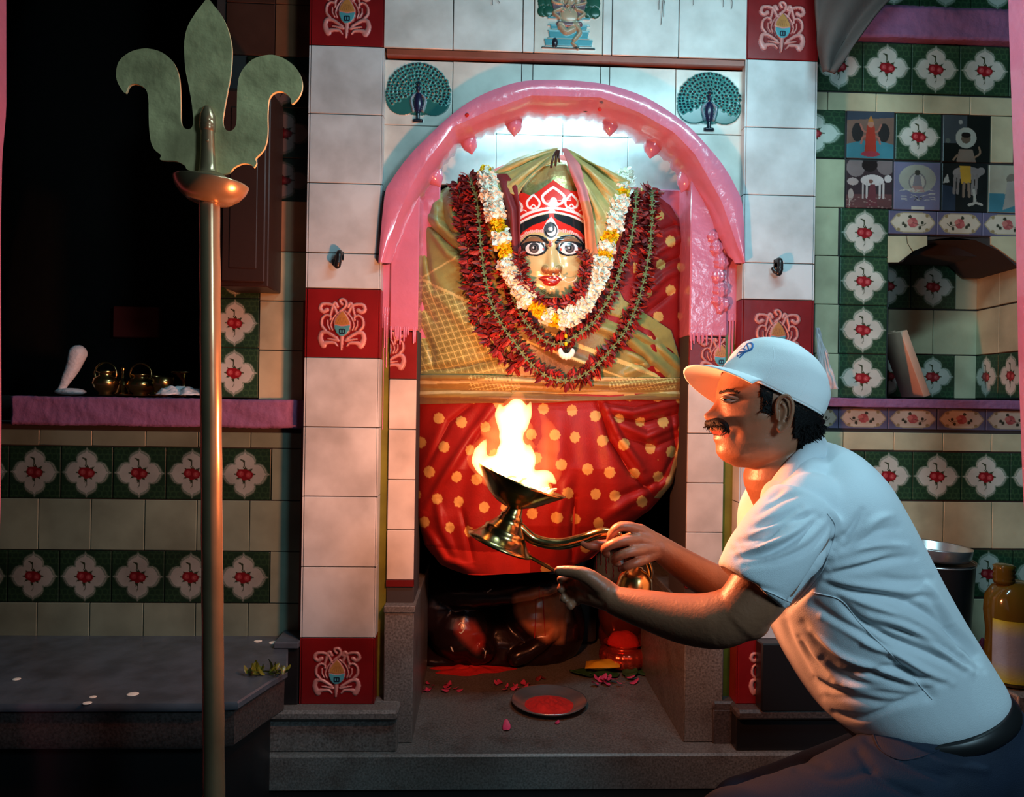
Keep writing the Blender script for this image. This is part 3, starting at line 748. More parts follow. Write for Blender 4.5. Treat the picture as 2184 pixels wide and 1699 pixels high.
row(450,501,[1893,1996,2093,2200],'b')
row(203,243,[1660,1764,1867,1967,2067,2170],'t')
row(95,201,[1737,1838,1942,2045,2150,2255],'f')
row(-90,20,[1737,1850,1960,2070,2180],'f')
row(345,448,[1737,1801],'t')
row(243,343,[2111,2160],'t'); row(243,343,[2163,2260],'t',GREEN)
x0=rx(1737,290); put_relief(g,crop(FT,.38,1,0,1),XR0,rx(1801,290),rz(343),rz(240),YS)
put_relief(g,FT,rx(1908,290),rx(2006,290),rz(343),rz(243),YS)
# picture tiles
def pic(kind,n=90):
    if kind=='goddess':
        c=Cv(n,n,(.20,.13,.10)); c.poly([(0,.7),(.3,.62),(.7,.62),(1,.7),(1,1),(0,1)],(.06,.24,.30)); c.poly([(0,0),(1,0),(1,.12),(0,.2)],(.05,.07,.10))
        for sg in (-1,1): c.disc(.5+sg*.28,.45,.12,(.03,.03,.03),ry=.2); c.line([(.5,.45),(.5+sg*.15,.42),(.5+sg*.22,.28)],.02,(.40,.16,.12)); c.line([(.5,.5),(.5+sg*.16,.55),(.5+sg*.2,.68)],.02,(.40,.16,.12))
        c.poly([(.42,.3),(.58,.3),(.63,.85),(.37,.85)],(.42,.05,.03)); c.disc(.5,.27,.07,(.45,.22,.15)); c.poly([(.44,.22),(.5,.08),(.56,.22)],(.45,.20,.05)); c.disc(.5,.90,.2,(.36,.05,.07),ry=.06)
    elif kind=='cows':
        c=Cv(n,n,(.05,.035,.04)); c.disc(.2,.15,.2,(.24,.21,.21)); c.disc(.85,.1,.2,(.20,.17,.17)); c.disc(.5,.1,.17,(.02,.015,.015),ry=.14)
        c.poly([(0,.72),(1,.7),(1,1),(0,1)],(.13,.06,.06))
        c.disc(.56,.42,.25,(.62,.60,.58),ry=.12); c.disc(.90,.38,.08,(.62,.60,.58)); 
        for x in (.36,.44,.72,.8): c.line([(x,.48),(x,.78)],.022,(.55,.52,.5),smooth=False)
        c.disc(.14,.45,.12,(.45,.40,.38),ry=.08); c.disc(.1,.72,.06,(.45,.40,.36),ry=.12); c.line([(.08,.8),(.07,.95)],.014,(.45,.4,.36),smooth=False)
        c.poly([(.52,.5),(.62,.5),(.68,.96),(.42,.96)],(.16,.05,.06)); c.disc(.53,.44,.045,(.20,.10,.08))
        for k in range(30): c.disc(random.random(),random.uniform(.75,1),.025,(.30,.20,.18),ry=.01)
    elif kind=='lotus':
        c=Cv(n,n,(.16,.17,.27)); c.disc(.5,.35,.40,(.33,.36,.30),ry=.30); c.disc(.5,.42,.19,(.20,.20,.20),ry=.20); c.disc(.5,.42,.16,(.42,.42,.36),ry=.17)
        c.poly([(.44,.28),(.56,.28),(.62,.6),(.38,.6)],(.20,.20,.22)); c.disc(.5,.22,.06,(.05,.05,.04)); c.poly([(.4,.5),(.6,.5),(.66,.62),(.34,.62)],(.35,.22,.20))
        for k in range(26):
            x=random.uniform(.1,.9); y=random.uniform(.55,.8); c.line([(x,y),(x+.12,y+random.uniform(-.04,.04))],.006,(.45,.47,.42),smooth=False)
        c.line([(.44,.72),(.5,.76),(.44,.80)],.008,(.03,.03,.03)); c.disc(.58,.76,.03,(.03,.03,.03)); c.disc(.58,.76,.018,(.3,.3,.3))
        c.poly([(.38,.93),(.66,.93),(.66,1),(.38,1)],(.55,.55,.48))
    elif kind=='saint_top':
        c=Cv(n,n,(.010,.014,.012)); c.poly([(0,0),(.5,0),(.5,.6),(0,.6)],(.06,.08,.09)); c.disc(.36,.15,.045,(.35,.38,.35))
        c.disc(.48,.48,.22,(.40,.46,.40)); c.disc(.48,.5,.10,(.12,.10,.07)); c.disc(.48,.42,.10,(.015,.012,.01),ry=.06); c.poly([(.34,.72),(.62,.72),(.7,1),(.28,1)],(.22,.19,.15))
        c.line([(.66,.9),(.78,.8),(.76,.68)],.02,(.25,.18,.12)); c.line([(.3,.85),(.22,.95)],.02,(.25,.18,.12)); c.disc(.10,.55,.05,(.12,.16,.14))
    elif kind=='saint_low':
        c=Cv(n,n,(.015,.02,.02)); c.poly([(0,.45),(.3,.5),(.3,1),(0,1)],(.03,.05,.08)); c.disc(.55,.2,.32,(.28,.28,.27),ry=.14); c.disc(.86,.15,.08,(.28,.28,.27))
        for x in (.28,.36,.68,.76): c.line([(x,.25),(x-.02,.62)],.03,(.24,.24,.23),smooth=False)
        c.poly([(.38,.05),(.62,.05),(.64,.4),(.42,.42)],(.55,.36,.05)); c.line([(.48,.42),(.47,.68)],.03,(.25,.20,.15),smooth=False); c.line([(.58,.42),(.60,.68)],.03,(.25,.20,.15),smooth=False)
        c.poly([(.05,.32),(.12,.22),(.16,.4),(.02,.42)],(.45,.5,.46)); c.line([(.7,.55),(.72,.8),(.60,.86)],.03,(.42,.45,.4)); c.line([(.72,.8),(.88,.85)],.025,(.4,.42,.38))
    else:
        c=Cv(n,n,(.42,.42,.32)); c.poly([(0,.6),(1,.62),(1,1),(0,1)],(.06,.22,.28)); c.disc(.5,.3,.12,(.20,.19,.15),ry=.12); c.poly([(.4,.35),(.8,.3),(.85,.75),(.3,.95),(.35,.7)],(.36,.36,.32)); c.line([(.6,.25),(.95,.15)],.02,(.12,.06,.05))
    return c
for kd,a,b,y0,y1 in (('goddess',1803,1905,241,343),('saint_top',2008,2110,243,345),('cows',1803,1903,345,448),('lotus',1905,2005,346,449),('saint_low',2007,2105,346,450),('bather',2107,2205,347,450)):
    put_relief(g,pic(kd),rx(a,345),rx(b,345),rz(y1),rz(y0),YS)
struct(g.build('wall_right',['glaze_old','grout'],smooth='auto'),'tiled side wall with flower and picture tiles and a niche, right of the shrine')
# niche in the right wall
g=MB(); YN=2.63
def qx(px,y=700): return XZ(px,y,YN)[0]
def qz(py,x=1990): return XZ(x,py,YN)[1]
xb1=qx(2084); zf=rz(851)
v,f=box(nx0-.02,xb1+.02,YN,YN+.03,zf-.02,rz(503)+.02); g.add(v,f,(.02,.02,.015),1)
v,f=box(nx0-.02,nx0-.001,YS+.1,YN+.03,zf-.02,rz(503)+.02); g.add(v,f,(.02,.02,.015),1)
v,f=box(nx0-.02,XR1,YS+.1,YN+.03,rz(530),rz(503)+.02); g.add(v,f,(.05,.03,.02),1)
def nrow(y0,y1,js,ks):
    for (a,b),k in zip(zip(js[:-1],js[1:]),ks):
        x0,x1=max(qx(a,(y0+y1)/2),nx0),qx(b,(y0+y1)/2)
        if k=='f': put_relief(g,FT,x0,x1,qz(y1),qz(y0),YN)
        elif k=='c': put_relief(g,crop(FT,.52,1,0,1),x0,x1,qz(y1),qz(y0),YN)
        elif k=='t': put_tile(g,x0,x1,qz(y1),qz(y0),YN,CREAM)
nrow(565,659,[1892,1940,2036,2083],['c','f','t']); nrow(661,756,[1892,1988,2082],['t','t']); nrow(757,849,[1892,1940,2034,2080],['c','f','t'])
# right cheek of the niche: built flat, then swung to run from the back corner to the front
a=np.array([xb1,YN]); b=np.array([rx(2190,700),YS+.0]); L=np.linalg.norm(b-a); d=(b-a)/L; nrm=np.array([-d[1],d[0]])
h=MB(); W_=L/2
for z0,z1,k in ((qz(659),qz(572),'t'),(qz(756),qz(661),'t'),(qz(849),qz(757),'f')):
    for i in range(2):
        if k=='f': put_relief(h,FT,i*W_,(i+1)*W_,z0,z1,0)
        else: put_tile(h,i*W_,(i+1)*W_,z0,z1,0,CREAM)
hv,hf=box(0,L,0,.04,zf-.02,rz(503)); h.add(hv,hf,(.02,.02,.015),1)
V_,Q_,T_=h.arr(); nv=np.stack([a[0]+d[0]*V_[:,0]+nrm[0]*V_[:,1],a[1]+d[1]*V_[:,0]+nrm[1]*V_[:,1],V_[:,2]],1)
h.V=[nv]; base=g.n; g.V.append(nv); g.C.append(np.vstack(h.C)); g.Q.append(Q_+base); g.qm+=h.qm
if len(T_): g.T.append(T_+base); g.tm+=h.tm
g.n+=len(nv)
struct(g.build('wall_right_niche',['glaze_old','grout'],smooth='auto'),'tiled niche interior in the right wall')
rough_slab('trim_9',1.003,XR1,YS-.05,YN,rz(869),rz(851),'pinkplaster',.0012,'pink painted shelf edge under the right niche')
rough_slab('trim_10',rx(1815,60),XR1,YS-.04,YS+.01,rz(93),rz(27),'pinkplaster',.0018,'pink painted band high on the right wall')
# right cladding of the side floor behind the man
g=MB(); v,f=box(1.22,2.2,2.0,2.45,0.0,.33,.006); g.add(v,f); struct(g.build('floor_side_ledge',['granite'],smooth='auto'),'dark stone ledge below the right wall')
# ---- doorway jambs near the camera
def jamb(name,pts,Y,th,mats,label):
    g=MB(); rings=[]
    for (xa,xb,y) in pts:
        a=AT(xa,y,Y); b=AT(xb,y,Y); k=6; ring=[]
        if xa<0: b[0]=AT(xb,y,Y+th)[0]
        else: a[0]=AT(xa,y,Y+th)[0]
        for s in np.linspace(0,1,k): ring.append((a[0]+(b[0]-a[0])*s,Y+rng.normal()*.0008,a[2]))
        for s in np.linspace(0,1,k)[1:]: ring.append((b[0],Y+th*s,a[2]))
        for s in np.linspace(1,0,k)[1:]: ring.append((a[0]+(b[0]-a[0])*s,Y+th,a[2]))
        for s in np.linspace(1,0,k)[1:-1]: ring.append((a[0],Y+th*s,a[2]))
        rings.append(ring)
    v,f=loft(rings); g.add(v,f); return struct(g.build(name,mats,smooth='auto'),label)
def den(pts,n): return resamp(pts,n)
jamb('trim_11',den([(-120,14,-250),(-120,14,200),(-120,5,310),(-120,2,470),(-120,3,900),(-120,1,1080),(-120,-4,1300),(-120,-8,1900)],80),1.7,.09,['pinkgloss'],'pink painted doorway jamb at the left edge of the view')
jamb('trim_12',den([(2149,2330,-250),(2152,2330,0),(2160,2330,250),(2167,2330,480),(2172,2330,760),(2180,2330,1010),(2188,2330,1200),(2200,2360,1900)],80),1.7,.09,['pinkgloss'],'pink painted doorway jamb at the right edge of the view')
# ================================================================ TRIDENT
YT=1.5
def trident():
    b=P(447,1240,YT); z0=0.0
    t=thing('trident','tall brass trident standing on a thick pole in front of the dark niche','trident',(b[0],YT,0))
    S=2.655
    o=[(1180,-12),(1215,35),(1250,80),(1290,160),(1312,250),(1315,320),(1308,420),(1290,520),(1272,620),(1263,690),(1275,730),(1300,745),(1325,735),(1342,700),(1345,600),(1350,480),(1370,410),(1420,350),(1480,322),(1550,315),(1620,340),(1680,390),(1710,450),(1712,510),(1690,560),(1655,592),(1648,560),(1620,532),(1590,521),(1550,532),(1525,570),(1518,650),(1518,760),(1505,830),(1480,870),(1450,900),(1455,925),(1440,950),(1425,935),(1380,928),(1330,950),(1290,985),(1180,990),(1070,965),(1050,940),(1000,915),(940,912),(910,905),(915,880),(880,850),(858,800),(848,700),(845,560),(830,510),(800,487),(765,477),(735,490),(715,530),(690,505),(668,460),(663,410),(680,350),(730,305),(790,283),(850,280),(920,300),(980,350),(1012,420),(1022,500),(1025,600),(1027,690),(1040,720),(1065,735),(1090,725),(1097,690),(1092,600),(1075,500),(1055,400),(1048,300),(1048,240),(1065,160),(1110,80),(1145,35)]
    pts=np.array([XZ(x/S,y/S,YT) for x,y in o]); q=np.vstack([pts,pts[:1]])
    q=spline(q,330)[:-1]
    # hammered plate: dense grid clipped to the outline, stitched to a rim
    g=MB(); v,f=prism([tuple(a) for a in q],YT-.0035,YT+.0035); g.add(v,f)
    o=g.build('blade',['brass'],t,smooth='auto')
    bv=o.modifiers.new('b','BEVEL'); bv.width=.0015; bv.segments=2; bv.limit_method='ANGLE'
    # socket
    a=P(445,238,YT-.004); c=P(445,385,YT-.004)
    g=MB(); path=resamp([a+[0,-.006,0],c+[0,-.004,0]],14)
    r=np.interp(np.linspace(0,1,14),[0,.05,.15,.22,.28,.6,.85,.95,1],[.010,.0145,.0150,.0125,.0130,.0138,.016,.022,.030])
    v,f=tube(path,r,20); g.add(v,f)
    for s,rr in ((.2,.0155),(.235,.0152)):
        p=a+(c-a)*s+[0,-.005,0]; v,f=tube([p-[0,0,.0028],p+[0,0,.0028]],rr,20); g.add(v,f)
    v,f=ell(P(442,300,YT-.019),(.0045,.004,.0045),10,8); g.add(v,f)
    g.build('socket',['brasspole'],t)
    # dish
    dc=P(446,398,YT); dz=dc[2]
    g=MB(); prof=[(.002,-.030),(.026,-.029),(.040,-.026),(.056,-.014),(.066,-.001),(.070,.010),(.0705,.013),(.067,.013),(.055,.012),(.040,.018),(.030,.024),(.024,.030),(.002,.031)]
    v,f=lathe(prof,64); v=v@rotm('Y',math.radians(5)).T; g.add(v+[dc[0]+.003,YT,dz-.004],f); g.build('drip_dish',['brasspole'],t)
    # pole
    top=P(446,436,YT); bot=P(456,1690,YT); d=(bot-top)/(top[2]-bot[2]); bot=top+d*top[2]
    path=resamp([top+[0,0,.02],bot+[0,0,.002]],60); r=.0195+.0004*np.sin(np.arange(60)*1.3)+.0015*np.linspace(0,1,60)
    g=MB(); v,f=tube(path,r,32,rnd=False); g.add(v,f); g.build('pole',['brasspole'],t)
trident()
# ================================================================ DARK NICHE CONTENTS
def vessel(name,prof,loc,matn,label,cat,group=None,parts=(),n=32,rot=None):
    t=thing(name,label,cat,loc,group); g=MB(); v,f=lathe(prof,n)
    if rot is not None: v=v@rot.T
    g.add(v+np.asarray(loc),f); g.build('body',[matn],t)
    for nm,fn,mn in parts:
        g=MB(); fn(g,np.asarray(loc)); g.build(nm,[mn],t)
    return t
def on_shelf(px,y=2.55,lift=0): 
    x=AT(px,840,y)[0]; return (x,y,zsf+.001+lift)
potp=[(.002,0),(.022,0),(.018,.008),(.030,.020),(.040,.038),(.036,.055),(.020,.064),(.022,.072),(.030,.078),(.026,.078),(.016,.066),(.002,.060)]
bellp=[(.030,0),(.034,.002),(.028,.012),(.020,.028),(.017,.045),(.008,.055),(.004,.060),(.006,.066),(.004,.072),(.006,.078),(.004,.084),(.008,.090),(.002,.098)]
lampp=[(.002,0),(.032,0),(.026,.008),(.010,.018),(.007,.040),(.010,.048),(.030,.058),(.038,.070),(.034,.070),(.012,.060),(.002,.058)]
def ring_handle(g,c): 
    a=np.linspace(-.3,math.pi+.3,18); v,f=tube([(c[0]+.034*math.cos(t),c[1],c[2]+.07+.036*math.sin(t)) for t in a],.003,8); g.add(v,f)
vessel('brass_pot',potp,on_shelf(225,2.47),'brasslamp','small brass pot at the outer end of the shiny heap, niche shelf','pot',parts=[('handle',ring_handle,'brasslamp')])
vessel('brass_bell',bellp,on_shelf(262,2.56),'brasslamp','small brass bell among the shiny vessels in the dark niche','bell')
vessel('brass_bowl',[(r*1.2,z*.9) for r,z in potp],on_shelf(300,2.50),'brasslamp','wide brass pot in the middle of the shiny heap, niche shelf','pot',parts=[('handle',ring_handle,'brasslamp')])
vessel('brass_lamp',lampp,on_shelf(330,2.6),'brasslamp','small footed brass lamp behind the heap in the dark niche','lamp')
vessel('brass_cup',[(.002,0),(.016,0),(.012,.006),(.024,.014),(.030,.040),(.033,.062),(.030,.062),(.024,.02),(.002,.012)],on_shelf(347,2.46),'brasslamp','small brass cup beside the white plastic in the dark niche','cup')
vessel('incense_holder',[(.002,0),(.035,0),(.030,.006),(.008,.014),(.006,.05),(.018,.062),(.030,.074),(.042,.080),(.040,.084),(.002,.078)],on_shelf(392,2.55),'brasslamp','brass stand with flat top nearest the trident pole in the niche','stand')
# crumpled white plastic
def crumple(name,c,size,h,matn,label,cat,seed=1,n=26,fold=1.0):
    r=np.random.default_rng(seed); u,v=np.meshgrid(np.linspace(-1,1,n),np.linspace(-1,1,n))
    H=np.zeros_like(u)
    for _ in range(14):
        a,b,p=r.uniform(-7,7),r.uniform(-7,7),r.uniform(0,6); H+=np.abs(np.sin(a*u+b*v+p))*r.uniform(.3,1)
    H=H/H.max()*h*(1-.8*np.maximum(abs(u),abs(v))**3)
    X=c[0]+u*size[0]*(1-.1*np.sin(v*5)); Y=c[1]+v*size[1]*(1-.12*np.sin(u*6+1)); Z=c[2]+H+.001
    g=MB(); g.add(np.stack([X,Y,Z],-1).reshape(-1,3),gridF(n,n)); o=g.build(name,[matn]); s=o.modifiers.new('s','SOLIDIFY'); s.thickness=.0012; s.offset=1
    return tag(o,label,cat)
p=on_shelf(382,2.40); crumple('plastic_sheet',(p[0],2.41,zsf),(.065,.05),.035,'whitecloth','crumpled white plastic sheet at the edge of the dark niche shelf','plastic sheet',3)
g=MB(); p=on_shelf(150,2.48)
path=spline([p+np.array([-.028,0,.016]),p+np.array([-.015,.0,.045]),p+np.array([.0,.01,.085]),p+np.array([.012,.02,.135])],16)
v,f=tube(path,np.interp(np.linspace(0,1,16),[0,.2,.7,1],[.012,.012,.022,.028]),14); g.add(v,f)
v,f=ell(p+np.array([.0,.0,.010]),(.05,.03,.012),18,8); g.add(v,f)
tag(g.build('cloth_bundle',['whitecloth']),'pale rolled cloth leaning in the far corner of the dark niche','cloth bundle')
a,b=AT(238,652,3.0),AT(336,720,3.0); g=MB(); v,f=box(a[0],b[0],3.01,3.045,b[2],a[2],.004); g.add(v,f)
tag(g.build('red_cloth_panel',['dimred'],smooth='auto'),'dim red cloth panel on the back of the dark niche','cloth panel')
# hanging dark wooden cabinet beside the pole
t=None
x0,x1=AT(470,500,2.20)[0],AT(573,500,2.20)[0]; z0,z1=AT(573,612,2.20)[2],AT(573,190,2.20)[2]
t=thing('hanging_cabinet','dark wooden wall cabinet hanging behind the trident pole','cabinet',(x0,2.3,z0))
g=MB(); v,f=box(x0,x1,2.20,2.34,z0,z1,.003); g.add(v,f); g.build('body',['blackwood'],t,smooth='auto')
g=MB(); v,f=box(x0+.008,x1-.008,2.188,2.199,z0+.012,z1-.01,.003); g.add(v,f); v,f=box(x0+.03,x1-.03,2.185,2.189,z0+.05,z1-.06,.002); g.add(v,f); g.build('door',['blackwood'],t,smooth='auto')
# ================================================================ RIGHT NICHE AND WALL THINGS
a,b=AT(1916,708,2.45),AT(1958,850,2.42); z_=rz(851)+.002
t=thing('wooden_plank','pale planed board leaning against the cheek of the right niche','board',(b[0],2.42,z_))
def board(p,q,w,th,name,matn,parent):
    p=np.array(p);q=np.array(q); d=q-p; d/=np.linalg.norm(d); s=np.array([0,1.,0]); nn=np.cross(d,s); nn/=np.linalg.norm(nn)
    V=[];
    for e in (p,q):
        for i in (-1,1):
            for j in (-1,1): V.append(e+nn*th/2*i+s*w/2*j)
    g=MB(); g.add(np.array(V),[(0,1,3,2),(4,6,7,5),(0,4,5,1),(2,3,7,6),(0,2,6,4),(1,5,7,3)]); o=g.build(name,[matn],parent,smooth=False)
    m_=o.modifiers.new('b','BEVEL'); m_.width=.002; m_.segments=2; return o
board((AT(1908,708,2.45)[0],2.46,AT(1908,708,2.45)[2]),(AT(1957,850,2.43)[0],2.44,z_+.008),.13,.024,'board','woodlight',t)
board((AT(1916,704,2.45)[0],2.49,AT(1916,704,2.45)[2]),(AT(1938,738,2.45)[0],2.50,AT(1938,738,2.45)[2]),.03,.010,'cross_piece','woodlight',t)
# clear plastic bag and brown card hanging at the pillar edge
def bag():
    c=AT(1757,790,2.25); t=thing('plastic_bag','crumpled clear plastic bag hanging at the right pillar, above the cap','plastic bag',tuple(AT(1750,720,2.27)))
    n=26; u,v=np.meshgrid(np.linspace(-1,1,n),np.linspace(0,1,n)); wdt=.004+.030*v**1.3
    PX=1737+v*24+u*(3+18*v); PY=700+v*130
    r=np.random.default_rng(4); H=sum(np.abs(np.sin(r.uniform(-9,9)*u+r.uniform(-12,12)*v+r.uniform(0,6)))*.004 for _ in range(8))
    W_=AT(PX,PY,2.315-.01*v); W_[...,1]-=H
    g=MB(); g.add(W_.reshape(-1,3),gridF(n,n)); o=g.build('film',['plastic'],t); s=o.modifiers.new('s','SOLIDIFY'); s.thickness=.0008
    g=MB(); V,f=prism([XZ(x,y,2.318) for x,y in ((1748,790),(1772,800),(1780,828),(1755,834))],2.318,2.325); g.add(V,f); g.build('card',['card'],t,smooth=False)
bag()
def hook(px,py,label):
    c=AT(px,py,YC-.008); g=MB(); t=thing('wall_hook',label,'hook',(c[0],YC-.006,c[2]))
    path=spline([c+[0,.004,.020],c+[0,-.020,.020],c+[0,-.026,.0],c+[-.004,-.024,-.018]],14)
    v,f=tube(path,[.009]*4+[.0085]*6+[.010]*4,12); g.add(v,f)
    v,f=box(c[0]-.010,c[0]+.010,YC-.0105,YC-.0062,c[2]+.002,c[2]+.026,.001); g.add(v,f)
    v,f=tube(spline([c+[-.004,-.024,-.018],c+[-.014,-.020,-.014],c+[-.018,-.016,-.004]],8),.006,10); g.add(v,f)
    g.build('peg',['blackpaint'],t)
hook(726,556,'black iron hook on the left pillar, above its red emblem tile'); hook(1657,572,'black iron hook on the right pillar, above its red emblem tile')
# brown cloth swag high at the right
def swag():
    n=30; u,v=np.meshgrid(np.linspace(0,1,n),np.linspace(0,1,n)); L=spline([(1735,-60),(1738,30),(1745,90),(1760,152)],n); Rr=spline([(1960,-60),(1880,20),(1820,100),(1775,156)],n)
    PX=L[:,0][:,None]*(1-u)+Rr[:,0][:,None]*u; PY=L[:,1][:,None]*(1-u)+Rr[:,1][:,None]*u
    W_=AT(PX,PY,2.18+.02*np.sin(u*9+v*3)-.02*v); g=MB(); g.add(W_.reshape(-1,3),gridF(n,n)); o=g.build('hanging_cloth',['browncloth'])
    s=o.modifiers.new('s','SOLIDIFY'); s.thickness=.008; tag(o,'brown cloth swag hanging from above beside the right pillar','cloth')
swag()
# thin dry stalks hanging over the top tiles
g=MB()
for x,y,l in ((1415,-10,62),(1421,-10,45),(1408,-10,30),(1478,-8,18),(1540,-8,22),(1558,-8,26),(1052,-8,18),(1060,-8,14)):
    a=AT(x,y,YC-.012); b=AT(x+random.uniform(-6,6),y+l,YC-.010); v,f=tube(spline([a,(a+b)/2+[random.uniform(-.004,.004),-.002,0],b],8),.0008,6); g.add(v,f)
tag(g.build('dry_stalks',['blackwood']),'thin dry stalks hanging over the top tiles of the lintel','stalks',kind='stuff')
# ================================================================ STATUE
SIL_L=[(315,1195),(322,1150),(340,1095),(362,1040),(382,985),(405,945),(432,920),(470,903),(560,893),(700,889),(850,888),(1000,888),(1100,892),(1160,908),(1200,940),(1222,985)]
SIL_R=[(315,1200),(330,1235),(350,1265),(372,1310),(400,1345),(407,1395),(440,1440),(490,1467),(600,1472),(750,1472),(850,1470),(950,1460),(1030,1432),(1085,1385),(1130,1320),(1175,1270),(1222,1210)]
def xl_(y): return np.interp(y,[a for a,_ in SIL_L],[b for _,b in SIL_L])
def xr_(y): return np.interp(y,[a for a,_ in SIL_R],[b for _,b in SIL_R])
def dist_fold(X,Y,folds):
    D=np.zeros(np.shape(X))
    for f in folds:
        pts,wd,amp=f[:3]; d,t=dist_poly(X,Y,pts); env=np.sin(np.pi*np.clip(t,.02,.98))**.5
        D+=amp*env*np.exp(-(d/wd)**2)
    return D
def SB(X,Y):
    """front of the statue: distance Y (m) at picture point"""
    a,b=xl_(Y),xr_(Y); c=(a+b)/2; h=np.maximum((b-a)/2,1); u=np.clip((X-c)/h,-1,1)
    dep=np.interp(Y,[315,400,520,700,830,1000,1120,1222],[.07,.13,.15,.17,.155,.20,.17,.10])
    return 2.475-dep*(1-abs(u)**2.4)**.55
t_st=thing('deity_statue','draped deity statue with golden painted face mask, under the pink arch','statue',(.22,2.7,.55))
# body core: closed form from the silhouette
rows=[]
for y in np.linspace(330,1215,60):
    a,b=xl_(y)+6,xr_(y)-6; xs_=a+(b-a)*(.5-.5*np.cos(np.linspace(0,math.pi,40))); Yf=SB(xs_,np.full(40,y))+.018
    F_=AT(xs_,np.full(40,y),Yf); Bk=AT(xs_[::-1],np.full(40,y),2.56); Bk[:,0]=F_[::-1,0]; rows.append(np.vstack([F_,Bk]))
g=MB(); v,f=loft(rows); g.add(v,f)
g.build('body',['dimred'],t_st)
# lower base down to the platform, hidden in shade
g=MB(); v,f=box(-.05,.50,3.16,3.25,ZP,.70,.02); g.add(v,f); v,f=box(-.02,.45,2.58,3.20,.64,.76,.03); g.add(v,f); g.build('pedestal',['darkwall'],t_st)
GOLD=(.29,.285,.075); GOLD2=(.66,.56,.18); OLV=(.22,.16,.035); CR=(.27,.012,.009); CR2=(.26,.010,.010); DOT=(.60,.36,.10)
def patch(name,L,Rt,matn,colf,off,folds=(),nr=None,nc=None,fan=None,parent=t_st,th=.004,label=None,surf=SB,colmat=True):
    """cloth laid on the statue: rows run between two boundary lines"""
    if nr is None: nr=140
    if nc is None: nc=140
    Lp,Rp=resamp(L,nr),resamp(Rt,nr); u=np.linspace(0,1,nc)[None,:]
    X=Lp[:,0][:,None]*(1-u)+Rp[:,0][:,None]*u; Y=Lp[:,1][:,None]*(1-u)+Rp[:,1][:,None]*u
    D=dist_fold(X,Y,[(f_[0],f_[1]*.72,f_[2]*(1.95 if matn=='silk' and surf is SB else 1.5)) for f_ in folds])
    if fan is not None: D+=fan(X,Y,u)
    rr=np.random.default_rng(3); 
    for _ in range(6):
        a,b,p=rr.uniform(-.05,.05),rr.uniform(-.05,.05),rr.uniform(0,6); D+=.0012*np.sin(a*X+b*Y+p)
    W_=AT(X,Y,surf(X,Y)-off-D); g=MB(); g.add(W_.reshape(-1,3),gridF(nr,nc),colf(X,Y,D).reshape(-1,4)); o=g.build(name,[matn],parent)
    s=o.modifiers.new('s','SOLIDIFY'); s.thickness=th; s.offset=-1
    if label: o['label']=label
    return o
def colfill(X,c): C=np.zeros(X.shape+(4,)); C[...,:3]=c; return C
def setc(C,k,c): C[k,:3]=c
def scales(X,Y,C,k,sx=21,sy=18,col=(.66,.62,.20)):
    # fish-scale brocade running down to the right
    a=math.radians(28); U=(X*math.cos(a)+Y*math.sin(a))/sx; Vv=(-X*math.sin(a)+Y*math.cos(a))/sy
    f1=abs(((U+Vv)%1)-.5); f2=abs(((U-Vv)%1)-.5); line=(f1>.43)|(f2>.43); setc(C,k&line,col)
    d=(abs(((U+Vv)%1)-.5)<.12)&(abs(((U-Vv)%1)-.5)<.12); setc(C,k&d,OLV)
def dots(X,Y,C,k=None,sx=62,sy=50,r=10.5,seed=0,ang=0.,col=DOT):
    a=math.radians(ang); U=X*math.cos(a)+Y*math.sin(a); Vv=-X*math.sin(a)+Y*math.cos(a)
    j=np.floor(Vv/sy); i=np.floor((U+(j%2)*sx/2)/sx); 
    h=np.sin(i*12.9+j*78.2+seed)*43758.5; h-=np.floor(h); h2=np.sin(i*39.3+j*11.1+seed)*24634.6; h2-=np.floor(h2)
    dx=(U+(j%2)*sx/2)-(i+.5)*sx-(h-.5)*14; dy=Vv-(j+.5)*sy-(h2-.5)*10; q=np.hypot(dx,dy*.95)*(1+.05*np.sin(8*np.arctan2(dy,dx)))<r
    if k is not None: q=q&k
    setc(C,q,col)
# left gold shawl
def c_shawl(X,Y,D):
    C=colfill(X,GOLD); k=Y-.45*(X-890)>590; scales(X,Y,C,k&(X<1090)&(Y<795)); rr=(abs(Y-.5*X-145)<3)|(abs(Y+.62*(X-890)-600)<2); setc(C,rr,GOLD2); return C
foldsL=[([(905,470),(960,520),(1005,560)],9,-.016),([(910,455),(960,500),(1010,540)],9,.012),([(912,480),(955,540),(1000,572)],8,.010),([(945,410),(950,470),(975,520)],9,-.010),([(925,430),(935,500)],10,.010),([(905,500),(915,570),(925,620)],8,-.010),([(893,640),(930,690)],10,-.008),
  ([(985,400),(960,440),(972,500)],12,.010),([(900,610),(940,640),(1000,700),(1060,760)],14,.006),([(900,700),(920,740),(925,780)],10,-.012),([(905,790),(1000,780),(1080,760)],9,-.012),([(910,560),(960,640),(1040,720)],20,.006),([(960,390),(940,420)],8,-.01)]
patch('shawl',[(985,383),(945,406),(920,433),(903,470),(893,560),(889,700),(889,815)],[(1050,385),(1045,440),(1055,520),(1075,620),(1100,700),(1130,770),(1180,815)],'silk',c_shawl,.004,foldsL,230,170,label='olive gold brocade shawl')
